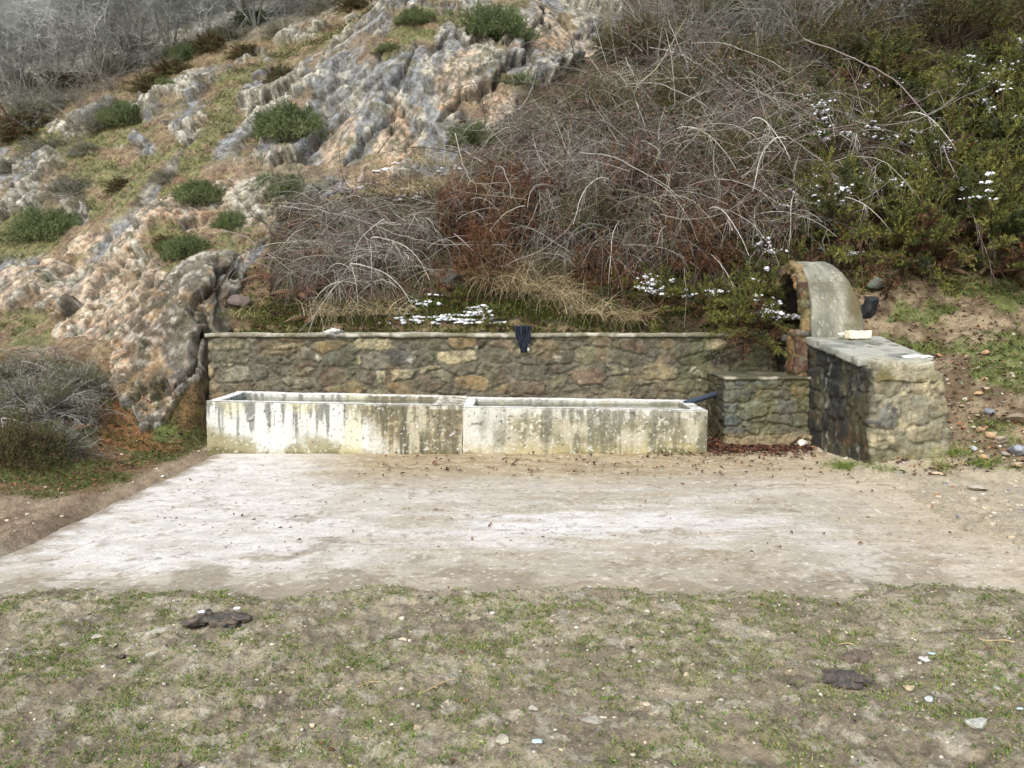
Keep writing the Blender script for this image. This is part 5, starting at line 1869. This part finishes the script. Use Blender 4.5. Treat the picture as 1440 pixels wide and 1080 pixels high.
# stones by the masonry
rock_obj("boulder", 1234, 416, 24, 1.1, (118, 126, 112), "pale green lichen-covered rock above the dark bucket-shaped stone", "rock", None, 781, sink=0.1)
rock_obj("boulder", 1222, 450, 34, 1.05, (48, 50, 52), "dark slate-blue rounded rock beside the barrel roof", "rock", None, 782, sink=0.1)
b = MB()
concrete(b, (0.22, 0.14, 0.09), lerp_box(-0.12, 0.12, -0.07, 0.07, 0, 0.09), 0.012, lambda P: mix(lin((222, 206, 168)), lin((236, 228, 204)), fbm(P * 20, 2, 3)), 0.008, 785, 0.02)
o = b.build("stone_block", M_PEBBLE, smooth=True)
o.location = (3.98, 9.18, 1.29)
o.rotation_euler = (0, 0, 0.1)
tag(o, "cream stone block lying on the coping at the barrel roof foot", "stone")
rock_obj("stone", 0, 0, 12, .7, (230, 226, 210), "small white stone on the coping beside the cream block", "stone", None, 786, loc=(3.78, 9.15, 1.295), sink=0)
rock_obj("stone", 0, 0, 18, .7, (200, 196, 186), "whitish stone at the foot of the low mossy wall", "stone", None, 787, loc=(3.36, 9.1, 0.03), sink=.2)
rock_obj("stone", 0, 0, 14, .6, (150, 130, 96), "tan stone on top of the retaining wall near the junipers", "stone", None, 788, loc=(3.02, 10.25, 1.31), sink=.1)
rock_obj("boulder", 340, 437, 46, .55, (112, 100, 92), "brown flat boulder above the wall end", "rock", None, 789, sink=.2)
rock_obj("boulder", 640, 402, 44, .6, (70, 68, 62), "dark boulder showing under the brambles", "rock", None, 790, sink=.5)
rock_obj("stone", 0, 0, 34, .55, (196, 196, 186), "whitish rounded stone set in the coping of the retaining wall", "stone", None, 791, loc=(-2.24, 10.08, 1.255), sink=.3)

# ---------------------------------------------------------------- dung
def dung(px, py, w_, asp, seed, label, lobes=5, col=(74, 70, 64)):
    p = spot(px, py)
    s = w_ / F * p[1] / 2
    r2 = np.random.default_rng(seed)
    b = MB()
    for k in range(lobes):
        v, f = rock_shape(seed + k, (1, 0.8, 0.42), 0.45, ICO3)
        a = r2.uniform(0, 2 * pi)
        o_ = np.array([cos(a) * 0.62, sin(a) * 0.55 * asp, 0.02]) * (0 if k == 0 else 1)
        sc = (0.62 if k == 0 else r2.uniform(0.3, 0.5))
        rg = 0.03 * np.sin(np.linalg.norm(v[:, :2], axis=1) * 22)[:, None] * np.array([0, 0, 1.0])
        v = v * (1 + 0.35 * (fbm(v * 5 + k, 4, seed + 3, ridged=True) - 0.6))[:, None]
        cc = mix(lin(col), lin((104, 92, 76)), S(fbm(v * 4 + k, 3, seed), 0.45, 0.65))
        b.add((v * sc + rg * 0.5 + o_) * s, f, cc)
    o = b.build("cow_dung", M_DUNG, smooth=True)
    o.location = (p[0], p[1], p[2] + 0.003)
    return tag(o, label, "dung", "cow pats on the mud")


dung(312, 893, 104, 0.5, 801, "wide dark cow pat with snow specks at the edge of the apron", 8)
dung(1188, 978, 80, 0.8, 811, "lumpy black cow pat broken into plates", 11)
dung(1217, 998, 15, 0.6, 821, "small dark dung plate split off the lumpy pat", 1)
dung(1110, 980, 22, 0.7, 831, "small dark dung clod beside the broken pat", 3)
dung(1205, 945, 70, 0.5, 841, "old flattened brown cow pat behind the lumpy one", 6, (104, 92, 78))
dung(143, 991, 18, 0.6, 851, "small reddish dung clod on the grassy mud", 2, (74, 52, 44))
dung(466, 1074, 20, 0.6, 861, "reddish clod at the very front of the mud", 2, (92, 60, 44))
dung(172, 942, 24, 0.6, 871, "dark clod beside the white slab fragments", 3)
for k, (dx, dy) in enumerate([(-0.09, -0.02), (0.07, 0.03)]):
    p = spot(312, 893)
    b = MB()
    v, f = ICO3
    b.add(v * np.array([0.018, 0.013, 0.005]) * (1 + 0.4 * (vn(v * 2 + k * 9, 5)[:, None] - .5)), f, lin((236, 238, 244)))
    o = b.build("snow_patch", M_SNOW, smooth=True)
    o.location = (p[0] + dx, p[1] + dy, p[2] + 0.06)
    tag(o, ["snow speck on the pale end of the wide cow pat", "snow speck on the middle of the wide cow pat"][k], "snow")

# sticks
for k, (px, py, L, a, lab) in enumerate([(1400, 925, 0.14, -0.5, "thin dry stick on mud near the bank side"), (1180, 925, 0.12, -0.3, "yellow straw stalk beside the old cow pat"), (610, 990, 0.2, 0.6, "pale dry stalk leaning over a grass tuft"), (1360, 905, 0.2, -0.5, "dark twig pressed in the mud behind the stones"), (510, 985, 0.14, 0.2, "straw stalk lying on the mud in front of the apron")]):
    p = spot(px, py)
    b = MB()
    t = np.linspace(-0.5, 0.5, 8)
    P = np.stack([t * L * cos(a), t * L * sin(a), 0.008 + 0.01 * np.sin(t * 5)], 1)
    tubes(b, P[None], np.full((1, 8), 0.0022), 6, lin((176, 152, 112) if k != 3 else (90, 76, 60))[None])
    o = b.build("stick", M_TWIG)
    o.location = p
    tag(o, lab, "stick")

# ---------------------------------------------------------------- small objects
# black pipe
b = MB()
p0, p1 = np.array([2.06, 9.42, 0.50]), np.array([2.56, 9.62, 0.62])
t = np.linspace(0, 1, 10)[:, None]
P = p0 * (1 - t) + p1 * t
tubes(b, P[None], np.full((1, 10), 0.034), 20, lin((52, 62, 74))[None])
tubes(b, P[None, ::-1], np.full((1, 10), 0.026), 20, lin((30, 34, 40))[None])
tag(b.build("water_pipe", M_PLASTIC, smooth=True), "dark blue plastic pipe between trough end and low mossy wall", "pipe")

# black cloth with a white label draped over the wall
cl = empty("cloth", (0, 0, 0), 0, "crumpled black cloth with white tag draped over the wall coping", "cloth")
nu_, nv_ = 46, 60
U, Vq = np.meshgrid(np.linspace(0, 1, nu_), np.linspace(0, 1, nv_), indexing='xy')
U, Vq = U.ravel(), Vq.ravel()
w_ = 0.17 - 0.05 * Vq
xc = 0.12 + 0.035 * Vq
arc = Vq * 0.46
over = np.clip(arc - 0.16, 0, 1)
X = xc + (U - 0.5) * w_ * 1.1
Yc = np.where(arc < 0.16, WALL_Y - 0.055 + (0.16 - arc), WALL_Y - 0.06 - 0.02 * np.sin(over * 8))
Zc = np.where(arc < 0.16, 1.335 + 0.035 * np.sin(arc / 0.16 * pi * 0.9), 1.335 - over * 0.85)
PC = np.stack([X, Yc, Zc], 1)
PC[:, 0] += 0.05 * (fbm(PC * 9 + 3, 3, 903) - 0.5) + np.where(U > 0.5, 0.03, -0.02) * np.sin(Vq * 5)
fold = 0.035 * np.sin(U * 15 + 5 * Vq + 3 * vn(PC * 9, 5)) + 0.07 * (fbm(PC * 14, 4, 901) - 0.5)
PC[:, 1] -= np.abs(fold) + 0.004
PC[:, 2] += np.where(arc < 0.16, np.abs(fold) * 1.2, 0)
I = np.arange(nu_ * nv_).reshape(nv_, nu_)
b = MB()
b.add(PC, np.stack([I[:-1, :-1], I[:-1, 1:], I[1:, 1:], I[1:, :-1]], -1).reshape(-1, 4), lin((34, 40, 50)))
o = b.build("fabric", M_CLOTH, cl, smooth=True)
sm = o.modifiers.new("thickness", 'SOLIDIFY')
sm.thickness = 0.006
b = MB()
concrete(b, (0.06, 0.006, 0.045), lerp_box(0.165, 0.215, WALL_Y - 0.105, WALL_Y - 0.098, 1.10, 1.14), 0.008, lambda P: np.repeat(lin((228, 226, 220))[None], len(P), 0), 0.002, 5, 0.004)
b.build("tag", M_CLOTH, cl, smooth=True)

# crumpled white wrapper on the coping
b = MB()
v, f = ICO3
cr_ = 1 + 0.9 * (fbm(v * 3.3, 4, 905) - 0.5)
cw = mix(lin((228, 228, 226)), lin((90, 120, 100)), S(fbm(v * 3, 2, 907), 0.6, 0.66))
b.add(v * cr_[:, None] * np.array([0.15, 0.06, 0.022]), f, cw)
o = b.build("crumpled_wrapper", M_CLOTH)
o.location = (4.17, 8.2, 1.125)
o.rotation_euler = (0, 0, -0.2)
tag(o, "crumpled white wrapper on the edge of the pillar coping", "litter")
# blue scraps
for k, (px, py, s, lab) in enumerate([(1309, 941, 0.016, "pale blue plastic scrap behind the grey-white stone"), (1433, 1022, 0.012, "tiny blue plastic scrap at the muddy picture edge"), (755, 1072, 0.02, "pale turquoise scrap at the front of the mud")]):
    p = spot(px, py)
    b = MB()
    v, f = ICO1
    b.add(v * s * np.array([1.2, 0.8, 0.25]) * (1 + 0.8 * (vn(v * 3 + k * 7, 8)[:, None] - .5)), f, lin((172, 190, 188)))
    o = b.build("plastic_scrap", M_PLASTIC)
    o.location = p + np.array([0, 0, 0.008])
    tag(o, lab, "litter")

# tidy up: drop helper properties, drop unused prototypes
for o in list(bpy.data.objects):
    if "_tips" in o:
        del o["_tips"]
